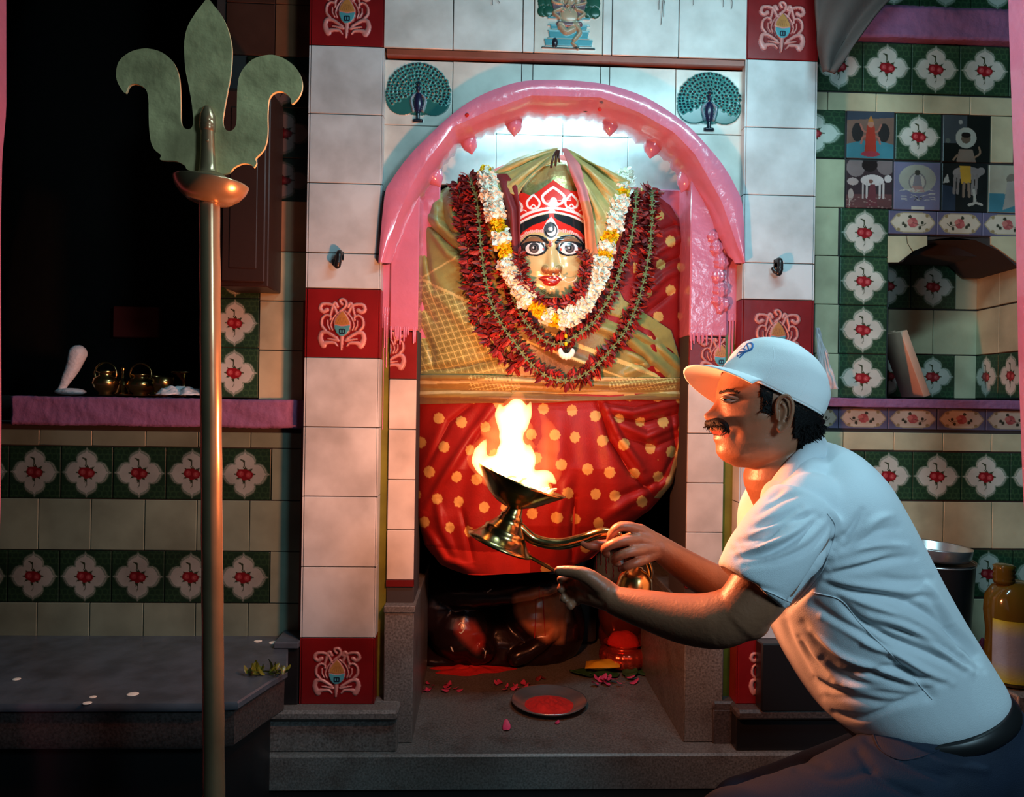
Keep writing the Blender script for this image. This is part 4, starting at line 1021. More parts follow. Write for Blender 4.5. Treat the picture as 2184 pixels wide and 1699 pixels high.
# right crimson sari with gold dots
def c_sari(X,Y,D):
    C=colfill(X,CR2); dots(X,Y,C,(X>1350),46,54,10.5,5); k=(X>xr_(Y)-10)&(Y>470); setc(C,k,(.45,.10,.03)); return C
foldsR=[([(1400,430),(1440,470),(1455,520)],8,.008),([(1385,500),(1440,480),(1468,500)],8,-.010),([(1370,560),(1430,520),(1470,505)],9,.010),([(1360,600),(1420,560),(1465,540)],8,-.010),([(1365,640),(1420,590),(1462,570)],9,.010),([(1375,670),(1440,620)],8,-.009),([(1455,560),(1450,640),(1455,800)],7,-.012),([(1466,520),(1463,640),(1462,830)],6,.010),([(1380,700),(1400,760)],12,.006)]
patch('sari',[(1345,395),(1335,480),(1325,560),(1300,640),(1260,700),(1200,790)],[(1396,406),(1441,441),(1466,492),(1472,600),(1472,740),(1470,830)],'cloth',c_sari,.005,foldsR,200,150,label='crimson sari edge printed with gold dots')
# central cloth at the chest under the garlands
def c_mid(X,Y,D):
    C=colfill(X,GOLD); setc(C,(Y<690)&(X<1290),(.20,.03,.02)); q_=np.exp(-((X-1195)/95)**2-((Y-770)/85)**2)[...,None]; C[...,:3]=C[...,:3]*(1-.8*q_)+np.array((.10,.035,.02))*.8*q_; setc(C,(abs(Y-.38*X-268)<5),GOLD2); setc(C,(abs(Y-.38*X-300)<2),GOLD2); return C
foldsM=[([(1130,720),(1200,760),(1300,790)],12,.008),([(1260,690),(1340,720),(1430,800)],12,.012),([(1280,670),(1360,700),(1440,760)],9,-.012),([(1300,720),(1370,760),(1420,810)],8,-.014),([(1330,700),(1400,730),(1455,790)],9,.012),([(1340,745),(1385,775),(1330,800)],12,.014),([(1350,775),(1400,790)],7,-.012)]
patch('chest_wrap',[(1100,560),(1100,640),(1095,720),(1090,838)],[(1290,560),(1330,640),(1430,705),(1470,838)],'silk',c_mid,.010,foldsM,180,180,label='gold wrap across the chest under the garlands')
# waist band
def c_waist(X,Y,D):
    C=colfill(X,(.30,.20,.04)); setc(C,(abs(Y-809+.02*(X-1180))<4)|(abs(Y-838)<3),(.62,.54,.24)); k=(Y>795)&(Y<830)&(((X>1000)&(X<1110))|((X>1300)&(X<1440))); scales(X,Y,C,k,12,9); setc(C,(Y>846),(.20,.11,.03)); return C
foldsW=[([(900,806),(1000,806),(1120,812),(1300,822),(1470,812)],6,.010),([(895,826),(1100,836),(1300,845),(1465,832)],8,-.008),([(895,842),(1100,850),(1300,858),(1460,842)],8,.010),([(900,797),(1000,790),(1100,770)],8,-.008)]
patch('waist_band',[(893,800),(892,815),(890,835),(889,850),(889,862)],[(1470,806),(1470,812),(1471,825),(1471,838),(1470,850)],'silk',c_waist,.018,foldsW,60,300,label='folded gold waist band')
# skirt
def c_skirt(X,Y,D):
    C=colfill(X,CR); dots(X,Y,C,None,50,56,11,2,8); dots(X,Y,C,None,400,390,1,7); k=(X>xr_(Y)-14)&(Y>900)&(Y<1060); setc(C,k,(.45,.28,.10)); setc(C,(Y>1175-.0006*(X-1060)**2)&(X<1130),(.50,.03,.02)); return C
def fan(X,Y,u):
    ph=(X-1180)/(1+(Y-850)*.0014); a=np.clip((Y-850)/120,0,1)
    return a*(.0075*np.sin(ph*.060+1.2)+.004*np.sin(ph*.135)+.003*np.sin(ph*.031+2))
foldsS=[([(1010,860),(960,900),(910,1000)],10,-.010),([(1060,855),(1010,920),(940,1030),(905,1090)],12,.012),([(1225,1060),(1222,1130),(1218,1200)],9,-.030),([(1222,1000),(1190,1090),(1180,1200)],16,.010),([(1275,860),(1300,940),(1345,1010),(1400,1060)],9,-.020),([(1285,856),(1320,930),(1370,1000)],9,.014),([(1290,870),(1350,880),(1460,855)],9,.014),([(1300,885),(1370,900),(1455,880)],9,-.016),([(1310,900),(1380,930),(1455,900)],10,.014),([(1320,930),(1400,950),(1450,930)],9,-.012),([(1430,880),(1440,960),(1400,1040)],8,-.010),([(1452,900),(1450,980),(1420,1040)],8,.010),([(1310,1060),(1370,1040),(1430,1010)],12,-.012),([(1280,1110),(1340,1070),(1420,1030)],14,.010),([(905,1120),(950,1190),(1010,1215)],12,.012),([(985,1080),(1000,1150),(1010,1200)],10,-.012),([(930,1060),(945,1130),(975,1190)],12,.010)]
patch('skirt',[(889,845),(888,1000),(892,1100),(908,1160),(940,1203),(1000,1224),(1030,1226)],[(1471,838),(1462,945),(1434,1028),(1386,1086),(1322,1132),(1262,1190),(1180,1216)],'cloth',c_skirt,.008,foldsS,260,330,fan=fan,label='red skirt cloth with round gold dots')
# hood of gold cloth around the head
def SH(X,Y):
    q=((X-1195)/190)**2+((Y-470)/175)**2; return 2.37-.15*np.sqrt(np.clip(1-q,0,1))+.02
K=(1197,318)
def c_hood(X,Y,D): C=colfill(X,(.46,.40,.13)); r=np.arctan2(Y-K[1],X-K[0]); setc(C,(np.sin(r*40)>.93)&(np.hypot(X-K[0],Y-K[1])>60),(.60,.54,.22)); return C
def rad(k,wd,am):
    out=[]
    for x,y in k: out.append(([K,(.5*(K[0]+x)+4,.5*(K[1]+y)-6),(x,y)],wd,am))
    return out
patch('hood_cloth',[(1190,317),(1150,322),(1095,342),(1050,372),(1030,395)],[(1190,345),(1165,352),(1135,375),(1115,400),(1105,418)],'silk',c_hood,.012,rad([(1060,380),(1100,400)],6,-.010)+rad([(1045,372),(1085,398),(1112,405)],7,.009),90,60,surf=SH,label='left fall of the gold hood cloth')
patch('hood_cloth',[(1200,317),(1212,345),(1228,390),(1240,440),(1258,500),(1262,540)],[(1205,317),(1262,345),(1312,372),(1342,388),(1330,430),(1300,470),(1285,500)],'silk',c_hood,.016,rad([(1270,480),(1300,440),(1320,400)],8,-.012)+rad([(1255,500),(1285,470),(1312,420),(1335,390)],8,.011),120,90,surf=SH,label='right fall of the gold hood cloth')
def c_pink(X,Y,D): C=colfill(X,(.66,.22,.22)); setc(C,Y>430,(.60,.22,.10)); return C
patch('hood_lining',[(1198,318),(1212,352),(1230,400),(1243,450),(1248,520),(1243,620),(1238,680)],[(1208,318),(1236,352),(1250,400),(1262,450),(1270,520),(1290,600),(1275,680)],'cloth',c_pink,.030,[([(1205,330),(1238,400),(1256,470),(1262,560)],7,.010)],120,30,surf=SH,label='pink lining turned out at the hood edge')
def c_redv(X,Y,D): C=colfill(X,(.45,.03,.02)); dots(X,Y,C,None,50,58,11,9); return C
patch('veil',[(1262,470),(1252,540),(1245,620),(1250,700)],[(1345,400),(1330,480),(1310,560),(1280,660)],'cloth',c_redv,.006,[([(1330,440),(1290,520),(1262,560)],10,-.010),([(1320,470),(1290,560)],9,.010)],100,60,surf=SH,label='red dotted veil beside the face')
def c_dk(X,Y,D): return colfill(X,(.20,.03,.035))
patch('veil',[(1055,372),(1075,420),(1090,480),(1095,560),(1110,600)],[(1082,372),(1104,400),(1110,450),(1110,540),(1118,600)],'cloth',c_dk,.014,[([(1070,385),(1092,450),(1098,560)],6,.012),([(1062,385),(1082,450),(1090,540)],5,-.012),([(1085,390),(1102,440),(1106,540)],5,-.01)],110,40,surf=SH,label='dark red veil fold beside the face')
# black ties at the knot
g=MB(); k=AT(1184,335,2.20)
for dx,l in ((-3,34),(3,30),(8,22)):
    v,f=tube(spline([AT(1188+dx*.5,322,2.215),AT(1183+dx,335,2.195),AT(1180+dx*1.6,322+l,2.20)],8),[.0035]*8,8); g.add(v,f)
g.build('knot_tie',['blackwood'],t_st)
# golden dome of the head behind the crown
c=AT(1183,425,2.335); g=MB(); v,f=ell(c,(.103,.09,.122),48,32); v+=.0012*np.sin(v[:,[1,2,0]]*260)+.0015*np.sin(v[:,[2,0,1]]*140+2); g.add(v,f); g.build('head_dome',['golddome'],t_st)
# mask
YM=2.295
def mask():
    nr,nc=330,260; S=6.068
    yy=np.linspace(40,1535,nr); hw=np.where(yy<950,452,0); hw=np.where(yy>=950,455*np.sqrt(np.clip(1-((yy-950)/600)**2,0,1))**.9,hw); hw=np.maximum(hw,8)
    u=np.linspace(-1,1,nc)[None,:]; Y=np.repeat(yy[:,None],nc,1); X=830+u*hw[:,None]
    top=np.interp(X[0],[370,390,430,470,560,640,720,850,980,1060,1120,1200,1260,1300],[260,240,205,200,240,200,140,42,140,175,185,160,130,200])
    dep=.070*np.sqrt(np.clip(1-(abs(X-830)/470)**2.2,0,1))*np.interp(Y,[40,300,900,1200,1400,1535],[.72,.95,1.0,.92,.72,.42])
    def gs(x,y,sx,sy,a): return a*np.exp(-((X-x)/sx)**2-((Y-y)/sy)**2)
    # nose
    rp=np.interp(Y,[820,900,1000,1100,1165,1200,1235,1260],[0,.003,.009,.016,.022,.017,.004,0]); rw=np.interp(Y,[820,1100,1180,1240],[36,58,74,80])
    dep+=rp*np.exp(-((X-830)/rw)**2)
    for sg in (-1,1):
        dep+=gs(830+sg*78,1180,36,34,.011); dep+=gs(830+sg*195,912,150,85,.007); dep-=gs(830+sg*95,900,50,60,.003); dep+=gs(830+sg*230,1130,130,130,.006); dep-=gs(830+sg*45,1222,22,10,.006)
        dep+=gs(830+sg*180,790,150,24,.003)
    dep+=gs(815,1292,120,22,.005)+gs(820,1350,90,24,.006)-gs(820,1318,100,7,.004)+gs(830,1450,80,50,.008)-gs(825,1400,80,16,.003)
    dep+=gs(830,660,100,140,.004)
    c=Cv(2,2,(0,0,0)); c.X,c.Y=X,Y; c.C=np.zeros(X.shape+(4,)); c.H=np.zeros(X.shape); GM=(.60,.54,.25); c.C[...,:3]=GM; c.C[...,3]=.12
    RD=(.66,.028,.018); WH=(.82,.84,.84); BK=(.012,.018,.022)
    c.poly([(360,640),(360,0),(1300,0),(1300,640),(1180,560),(1040,490),(830,440),(620,490),(480,560)],RD)
    band_u=[(370,650),(480,570),(620,505),(800,462),(858,462),(1050,500),(1180,560),(1290,640)]
    low=[(380,900),(400,800),(470,700),(600,620),(740,575),(830,545),(920,575),(1060,620),(1190,710),(1260,800),(1280,900)]
    lace=[(405,850),(440,790),(510,720),(610,690),(720,690),(830,700),(930,685),(1060,700),(1160,760),(1215,850)]
    c.poly(band_u+[(1290,860)]+lace[::-1]+[(370,860)],RD)
    c.poly(band_u[:4]+[(795,520)]+[(740,562),(600,610),(480,690),(410,770),(378,850),(370,850)],BK); c.poly([band_u[4]]+band_u[5:]+[(1290,850),(1262,850),(1250,780),(1180,690),(1060,620),(940,570),(862,520)],BK)
    c.line([(826,450),(826,550)],30,(.62,.06,.05),smooth=False)
    c.line([(372,570),(480,490),(620,430),(840,392),(1060,430),(1180,485),(1290,580)],17,WH); c.line([(375,635),(480,555),(620,490),(830,445),(1060,490),(1180,545),(1285,625)],13,WH)
    c.poly([(780,440),(830,380),(880,440),(830,462)],WH)
    # lotus petals of the crown
    def petal(x,y0,y1,w,lw,inn=RD):
        m=y0+(y1-y0)*.55
        for sg in (-1,1): c.line([(x,y0),(x+sg*w*.55,y0+(y1-y0)*.25),(x+sg*w,m),(x+sg*w*.75,y0+(y1-y0)*.9),(x+sg*w*.1,y1)],lw,WH)
        c.line([(x-w*.45,y1-18),(x,y1-50),(x+w*.45,y1-18)],lw*.6,WH)
    petal(848,130,350,138,17); c.disc(850,300,42,WH); c.disc(850,350,75,WH,ry=30)
    petal(598,225,400,78,13); petal(1075,215,395,78,13); petal(385,270,450,75,13); petal(1290,240,440,75,13)
    for x in (480,620,700,1000,1080,1200): c.line([(x-30,396+abs(x-840)*.1),(x,380+abs(x-840)*.1),(x+30,396+abs(x-840)*.1)],6,WH)
    # lace over the brows
    d,t=dist_poly(X,Y,spline(lace,60)); wv=18+6*np.sin(t*90); c.put(d<wv,(.72,.52,.48)); c.put((d<wv)&(abs(np.sin(t*130))>.9),(.60,.10,.08))
    c.poly([(820,505),(850,540),(905,640),(910,710),(870,790),(830,812),(780,790),(735,730),(725,650),(770,560)],WH)
    c.disc(812,680,84,(.10,.14,.16),ry=104); c.disc(812,672,72,BK,ry=92); c.disc(822,680,58,WH,ry=74); c.disc(800,650,62,(.05,.08,.10),ry=62); c.disc(812,662,26,(.5,.55,.55)); c.disc(818,664,12,WH)
    for sg in (-1,1):
        def m_(p): return [(830+sg*(x-830)*-1,y) for x,y in p]
        # drawn for the left half, mirrored for the right
        q=[(420,915),(470,850),(560,800),(680,805),(760,870),(785,920)]
        c.poly(m_([(410,900),(470,810),(580,765),(690,775),(780,860),(800,930),(700,860),(560,815)]),(.22,.13,.07))
        c.line(m_([(768,832),(710,782),(640,752),(560,752),(490,800),(425,880)]),20,BK,w2=10); c.line(m_([(775,838),(745,800)]),22,BK,smooth=False)
        c.poly(m_([(405,905),(470,850),(560,818),(660,820),(740,870),(790,915),(740,975),(640,1012),(540,1000),(460,960)]),BK)
        c.disc(830+sg*218,915,108,WH,ry=70); c.disc(830+sg*118,925,14,(.55,.12,.08),ry=18)
        c.disc(830+sg*222,905,60,(.10,.10,.11)); c.disc(830+sg*222,905,50,(.03,.04,.045)); c.disc(830+sg*222,912,38,(.13,.12,.12)); c.disc(830+sg*222,905,24,BK); c.disc(830+sg*222-8,905,11,WH)
        c.disc(830+sg*78,1178,38,(.30,.13,.05),ry=34); c.disc(830+sg*72,1168,22,(.42,.26,.10),ry=16); c.disc(830+sg*46,1226,24,(.05,.02,.01),ry=10)
    c.poly([(740,1195),(830,1180),(930,1195),(900,1225),(830,1238),(760,1225)],(.28,.13,.05))
    c.disc(812,872,25,(.25,.02,.015)); c.disc(812,872,13,(.45,.12,.08)); c.poly([(790,815),(845,815),(835,850),(795,850)],(.45,.12,.08))
    c.poly([(660,1285),(730,1270),(790,1262),(822,1276),(860,1262),(915,1280),(958,1302),(920,1345),(870,1375),(800,1380),(735,1362),(695,1325)],(.33,.02,.015))
    c.line([(665,1292),(760,1310),(830,1305),(900,1310),(950,1304)],5,(.12,.01,.01)); c.poly([(775,1295),(852,1295),(846,1332),(782,1332)],WH)
    for y in (1490,1510): c.line([(690,y-60),(800,y-8),(980,y+10)],5,(.20,.15,.05))
    keep=Y>=top[None,:]-2
    Yw=YM-dep; W_=AT(1040+X/S,380+Y/S,Yw)
    F=gridF(nr,nc); k=keep.reshape(-1)[F].any(1); g=MB(); g.add(W_.reshape(-1,3),F[k],c.C.reshape(-1,4)); o=g.build('face_mask',['maskp'],t_st)
    s=o.modifiers.new('s','SOLIDIFY'); s.thickness=.006; s.offset=-1; o['label']='golden face mask with red lotus crown and three painted eyes'
    g=MB()
    # nose ornament: thin wire with little white flowers
    pts=[AT(1040+x/S,380+y/S,YM-.085) for x,y in ((930,1215),(960,1290),(1040,1345),(1130,1320),(1150,1280))]
    v,f=tube(spline(pts,20),.0009,6); g.add(v,f)
    for x,y,r in ((850,1245,.003),(865,1270,.0035),(905,1305,.003),(975,1310,.0042),(1005,1290,.004)): v,f=ell(AT(1040+x/S,380+y/S,YM-.088),(r,r,r),10,8); g.add(v,f)
    g.build('nose_ornament',['petalwhite'],o)
mask()
# ================================================================ GARLANDS
def petal_mesh(l,w,curl,n=5):
    """one petal along +X"""
    V=[];
    for i in range(n):
        s=i/(n-1); hw=w*math.sin(math.pi*(.12+.80*s))**.8*.5
        for j in (-1,0,1): V.append((l*s,j*hw,curl*s*s*l-abs(j)*hw*.35))
    F=[(i*3+j,i*3+j+1,(i+1)*3+j+1,(i+1)*3+j) for i in range(n-1) for j in range(2)]
    return np.array(V),F
def blossom(kind,seed):
    r=random.Random(seed); g=MB()
    cfg={'w':(46,.010,.011,.014,.026),'y':(60,.008,.008,.010,.022),'r':(20,.030,.014,.010,.0)}[kind]
    for k in range(cfg[0]):
        l,w_=cfg[1]*r.uniform(.7,1.3),cfg[2]*r.uniform(.7,1.2); v,f=petal_mesh(l,w_,r.uniform(-.4,.7))
        if kind=='r':
            a=r.choice((0,math.pi))+r.gauss(0,.55); el=r.gauss(0,.45); ro=np.array(Matrix.Rotation(a,3,'Y')@Matrix.Rotation(el,3,'Z')@Matrix.Rotation(r.uniform(-1.2,1.2),3,'X'))
            v=v@ro.T; v+=np.array([math.cos(a)*.003,r.uniform(-.010,.006),r.uniform(-.012,.012)-math.sin(a)*.003])
        else:
            a=r.uniform(0,2*math.pi); R=cfg[3]*r.uniform(.6,1.0); ro=np.array(Matrix.Rotation(a,3,'Z')@Matrix.Rotation(r.uniform(-.5,.5),3,'Y')@Matrix.Rotation(r.uniform(-1.5,1.5),3,'X'))
            v=v@ro.T+np.array([math.cos(a)*R,math.sin(a)*R,r.uniform(-.5,.5)*cfg[3]])
        g.add(v,f)
    if kind!='r': v,f=ell((0,0,0),(cfg[3]*1.15,cfg[3]*1.15,cfg[3]*.8),14,10); g.add(v,f)
    return g
def garland(label,path_px,pattern,step,kindr,offs=.045,scale=1.0,surf=SB,jit=.004,stem=True,grp=None,wf=1.0):
    pts=np.array(spline(path_px,60)); PX,PY=pts[:,0],pts[:,1]; Yw=surf(PX,PY)-offs
    W_=AT(PX,PY,Yw); d=np.r_[0,np.cumsum(np.linalg.norm(np.diff(W_,axis=0),axis=1))]; Ln=d[-1]; n=int(Ln/step)
    t=thing('garland',label,'garland',tuple(W_[0]),grp)
    protos={}
    for i in range(n+1):
        s=i*Ln/n; p=np.array([np.interp(s,d,W_[:,k]) for k in range(3)]); q=np.array([np.interp(min(s+.01,Ln),d,W_[:,k]) for k in range(3)])-np.array([np.interp(max(s-.01,0),d,W_[:,k]) for k in range(3)])
        kd=pattern(s/Ln,i); key=(kd,i%3)
        mt={'w':'petalwhite','y':'petalyellow','r':'petalred','R':'petalred2'}[kd]
        if key not in protos:
            o=blossom(kd.lower(),hash(key)%97 if False else ord(kd)+i%3*7).build('flower',[mt],None,color=False); me=o.data; protos[key]=me
        else:
            o=bpy.data.objects.new('flower',protos[key]); COL.objects.link(o)
        z=Vector(q).normalized(); x=Vector((0,-1,0)).cross(z).normalized() if kd in 'rR' else Vector((1,0,0)); y=z.cross(x).normalized(); x=y.cross(z)
        Rm=Matrix(((x.x,y.x,z.x),(x.y,y.y,z.y),(x.z,y.z,z.z)))
        if kd not in 'rR': Rm=Rm@Matrix.Rotation(random.uniform(0,6.28),3,'Z')
        else: Rm=Rm@Matrix.Rotation(random.uniform(-.5,.5),3,'Z')
        sc_=scale*random.uniform(.88,1.12); o.rotation_euler=Rm.to_euler(); o.scale=(sc_*wf,sc_,sc_)
        o.location=tuple(p+rng.normal(size=3)*jit*(1 if kd in 'rR' else .3)); par(o,t)
        if kd=='y': o['label']='yellow marigold of the white garland'
    if stem:
        g=MB(); off=np.array([0,-.017,0]) if kindr else np.array([0,0,0]); v,f=tube(W_+off,.0018,6,rnd=False); g.add(v,f)
        if kindr:
            for s in np.arange(.01,Ln,.023):
                p=np.array([np.interp(s,d,W_[:,k]) for k in range(3)])+off
                for a in s*40+np.array((0,1.26,2.5,3.8,5.0)): v,f=petal_mesh(.011,.0045,.2,4); v=v@np.array(Matrix.Rotation(a,3,'Y')@Matrix.Rotation(1.57,3,'X')).T; g.add(v+p+[0,-.003,0],f)
        g.build('stem',['stem'],t)
    return t
def pr(a,i): return 'r' if (i*7)%5<3 else 'R'
garland('long dark red flower garland, outermost loop around the statue',[(1000,380),(1015,420),(1022,480),(1028,550),(1040,620),(1062,680),(1100,735),(1145,790),(1200,812),(1258,790),(1310,735),(1345,680),(1368,610),(1382,540),(1388,470),(1388,408)],pr,.024,True,.042,.88)
garland('dark red flower strand hanging by the shawl, outside the green stemmed garland',[(975,392),(985,440),(995,500),(1000,560),(1010,620),(1030,690),(1060,740),(1100,785)],pr,.024,True,.030,.85,stem=False)
garland('red flower garland, middle loop just below the white one',[(1060,450),(1068,520),(1080,590),(1100,650),(1130,700),(1180,735),(1230,715),(1270,680),(1305,620),(1325,565),(1342,520),(1352,460),(1355,410)],pr,.025,True,.052,.78)
garland('short red flower garland close under the chin of the mask',[(1245,540),(1250,590),(1225,632),(1180,650),(1140,628),(1118,590),(1108,540)],pr,.017,True,.105,.62,stem=False)
def pw(a,i):
    y=((0,.05),(.185,.225),(.25,.285),(.42,.455),(.475,.50),(.70,.725),(.745,.77),(.865,.89),(.915,.94))
    return 'y' if any(p<=a<q for p,q in y) else 'w'
SW=lambda X,Y: np.minimum(SB(X,Y),2.36)
garland('white flower garland with yellow marigolds, around the face mask',[(1034,366),(1042,392),(1050,430),(1062,480),(1073,520),(1085,565),(1105,605),(1128,638),(1160,668),(1196,682),(1232,662),(1258,625),(1275,585),(1285,555),(1300,500),(1312,455),(1324,415),(1330,378)],pw,.0125,False,.085,1.42,stem=False)
# little pendant below the white garland
t=thing('flower_pendant','small white flower pendant hanging on a thread below the white garland','flower',tuple(AT(1210,700,2.24)))
g=MB(); v,f=tube(spline([AT(1206,682,2.25),AT(1208,715,2.24),AT(1207,745,2.24)],8),.001,6); g.add(v,f); g.build('thread',['stem'],t)
g=MB()
for k in range(7):
    a=math.pi+k*math.pi/6; p=AT(1208,750,2.235)+np.array([.018*math.cos(a),0,.014*math.sin(a)]); v,f=ell(p,(.008,.006,.011),10,8); g.add(v,f)
g.build('blossom',['petalwhite'],t)
g=MB(); 
for y in (693,716,733): v,f=ell(AT(1207,y,2.236),(.005,.005,.007),10,8); g.add(v,f)
g.build('bead',['petalyellow'],t)
# ================================================================ OIL LAMP (brass, held, burning)
YL=1.60
def lamp():
    c=AT(1083,1170,YL); t=thing('oil_lamp','burning brass oil lamp with stepped foot and long handle, held by the kneeling man','lamp',tuple(c))
    A=math.radians(22.0)
    R=rotm('Y',A)
    base=AT(1066,1162,YL)
    g=MB(); prof=[(.002,.004),(.062,.0),(.073,.0),(.0735,.004),(.062,.010),(.052,.022),(.046,.030),(.047,.034),(.040,.040),(.030,.052),(.024,.062),(.026,.066),(.020,.072),(.016,.088),(.015,.100),(.019,.108),(.002,.112)]
    v,f=lathe(prof,56); g.add(v@R.T+base,f); g.build('foot',['brasslamp'],t)
    g=MB(); bc=AT(1103,1031,YL)
    # pan: shallow boat with a pouring lip at the right
    n=64; rings=[]
    for r,z in ((.012,-.052),(.030,-.047),(.052,-.034),(.072,-.014),(.089,.004),(.092,.010),(.089,.010),(.070,-.008),(.05,-.026),(.028,-.038),(.01,-.042)):
        ring=[]
        for a in np.linspace(0,2*math.pi,n,endpoint=False):
            k=1+.16*max(0,math.cos(a))**10*(r/.087)+.02*max(0,-math.cos(a))**6; ring.append((r*k*math.cos(a),r*.86*math.sin(a),z+.004*max(0,math.cos(a))**8*(r/.087)))
        rings.append(ring)
    v,f=loft(rings); g.add(v@R.T+bc,f); g.build('pan',['brasslamp'],t)
    g=MB(); h=spline([AT(1108,1125,YL),AT(1140,1150,YL-.0),AT(1190,1160,YL-.005),AT(1240,1150,YL-.012),AT(1285,1135,YL-.025),AT(1320,1140,YL-.035)],30)
    v,f=tube(h,np.interp(np.linspace(0,1,30),[0,.2,.5,.8,1],[.013,.012,.013,.011,.007]),16); g.add(v,f)
    a=np.linspace(0,2*math.pi,30); 
    g.build('handle',['brasslamp'],t)
    g=MB(); v,f=tube([AT(1128,1186,YL-.02),AT(1160,1204,YL-.04),AT(1212,1232,YL-.12)],[.004,.004,.004],8); g.add(v,f); g.build('tail_rod',['brasslamp'],t)
    # cotton wicks on the pan
    r=random.Random(4); g=MB()
    for k in range(34):
        s=r.uniform(-.9,1.02); y=r.uniform(-.6,.6)*(1-s*s*.6); p=bc+np.array([s*.075,y*.05,0])@R.T+np.array([0,0,.004]); q=p+np.array([r.uniform(-.02,.02),r.uniform(-.01,.01),r.uniform(.0,.018)])
        v,f=tube([p,(p+q)/2+np.array([0,0,.004]),q],[.0045,.004,.002],8); g.add(v,f)
    g.build('wick',['wick'],t)
    # flames: closed shapes filled with glowing gas
    fm=bpy.data.materials.new('flame_gas'); fm.use_nodes=True; nt=fm.node_tree; nt.nodes.clear()
    out=nt.nodes.new('ShaderNodeOutputMaterial'); em=nt.nodes.new('ShaderNodeEmission'); em.inputs[0].default_value=(1.0,.40,.13,1); em.inputs[1].default_value=260
    nt.links.new(em.outputs[0],out.inputs['Volume']); M['flame']=fm
    f2=fm.copy(); f2.node_tree.nodes['Emission'].inputs[0].default_value=(1.0,.22,.05,1); f2.node_tree.nodes['Emission'].inputs[1].default_value=16; M['flame2']=f2
    def fl(pts,rad,flat=.8,wob=.0,seed=0,mt='flame',nm='flame'):
        P_=np.array([AT(x,y,YL-.005+.0*i) for i,(x,y) in enumerate(pts)]); P_=spline(P_,26); rr=np.interp(np.linspace(0,1,26),np.linspace(0,1,len(rad)),rad)
        rr=rr*(1+wob*np.sin(np.arange(26)*1.1+seed)+wob*.6*np.sin(np.arange(26)*2.3+seed*2)); v,f=tube(P_,rr,20)
        q=P_.mean(0); v[:,1]=q[1]+(v[:,1]-q[1])*flat
        return v,f
    parts=[fl([(1018,985),(1060,1000),(1110,1020),(1165,1042)],[.012,.026,.034,.030,.010]),
      fl([(1078,1000),(1092,960),(1090,920),(1094,890),(1102,868)],[.036,.030,.024,.031,.020],wob=.07,seed=1),
      fl([(1100,1010),(1122,975),(1130,950)],[.034,.024,.005],seed=2),
      fl([(1130,1030),(1165,1015),(1185,1030)],[.024,.014,.005],seed=2),
      fl([(1045,1005),(1022,985),(1026,960),(1038,935)],[.020,.016,.014,.003],wob=.05,seed=3),
      fl([(1080,905),(1068,882),(1066,864)],[.020,.014,.005]),
      fl([(1108,905),(1122,882),(1132,858)],[.020,.014,.004])]
    V,Q,T=voxel(parts,.0035,3); g=MB(); g.add(V,Q)
    if len(T): g.add(V*0+V,T)
    o=g.build('flame',['flame'],t,color=False); o['label']='bright yellow white flame'
    parts=[fl([(1110,1015),(1160,985),(1172,930),(1155,880)],[.030,.028,.020,.006],wob=.12,seed=5),fl([(1060,990),(1085,930),(1105,850)],[.05,.058,.020],wob=.1,seed=2),fl([(1150,1035),(1185,1010),(1190,985)],[.02,.014,.004]),fl([(1040,1000),(1018,975),(1030,930)],[.026,.024,.006])]
    V,Q,T=voxel(parts,.004,2); g=MB(); g.add(V,Q); o=g.build('flame',['flame2'],t,color=False); o['label']='thin orange outer flame'
lamp()
# ================================================================ PERSON
SK=(.30,.125,.065); YH=1.40
t_p=thing('person','kneeling person in white cap and white shirt holding a burning oil lamp','person',(1.0,1.42,0.0))
HS=[ # py, front px, back px, half width m
 (728,1628,1668,.028),(735,1608,1682,.042),(750,1585,1696,.056),(775,1558,1717,.068),(800,1543,1734,.074),(820,1535,1743,.078),(840,1532,1752,.079),(860,1531,1750,.078),(880,1530,1747,.076),(900,1529,1742,.073),(920,1529,1735,.070),(940,1530,1728,.066),(955,1531,1720,.062),(970,1534,1712,.056),(980,1540,1704,.049),(988,1552,1698,.040),(995,1572,1690,.030)]
NS=[(812,0),(825,0),(834,2),(842,1),(850,1),(858,6),(868,13),(876,20),(882,28),(888,30),(893,26),(898,20),(902,17),(908,18),(914,18),(919,13),(923,11),(927,4),(931,6),(936,8),(941,5),(947,1),(955,2),(962,4),(968,3),(975,1),(985,0)]
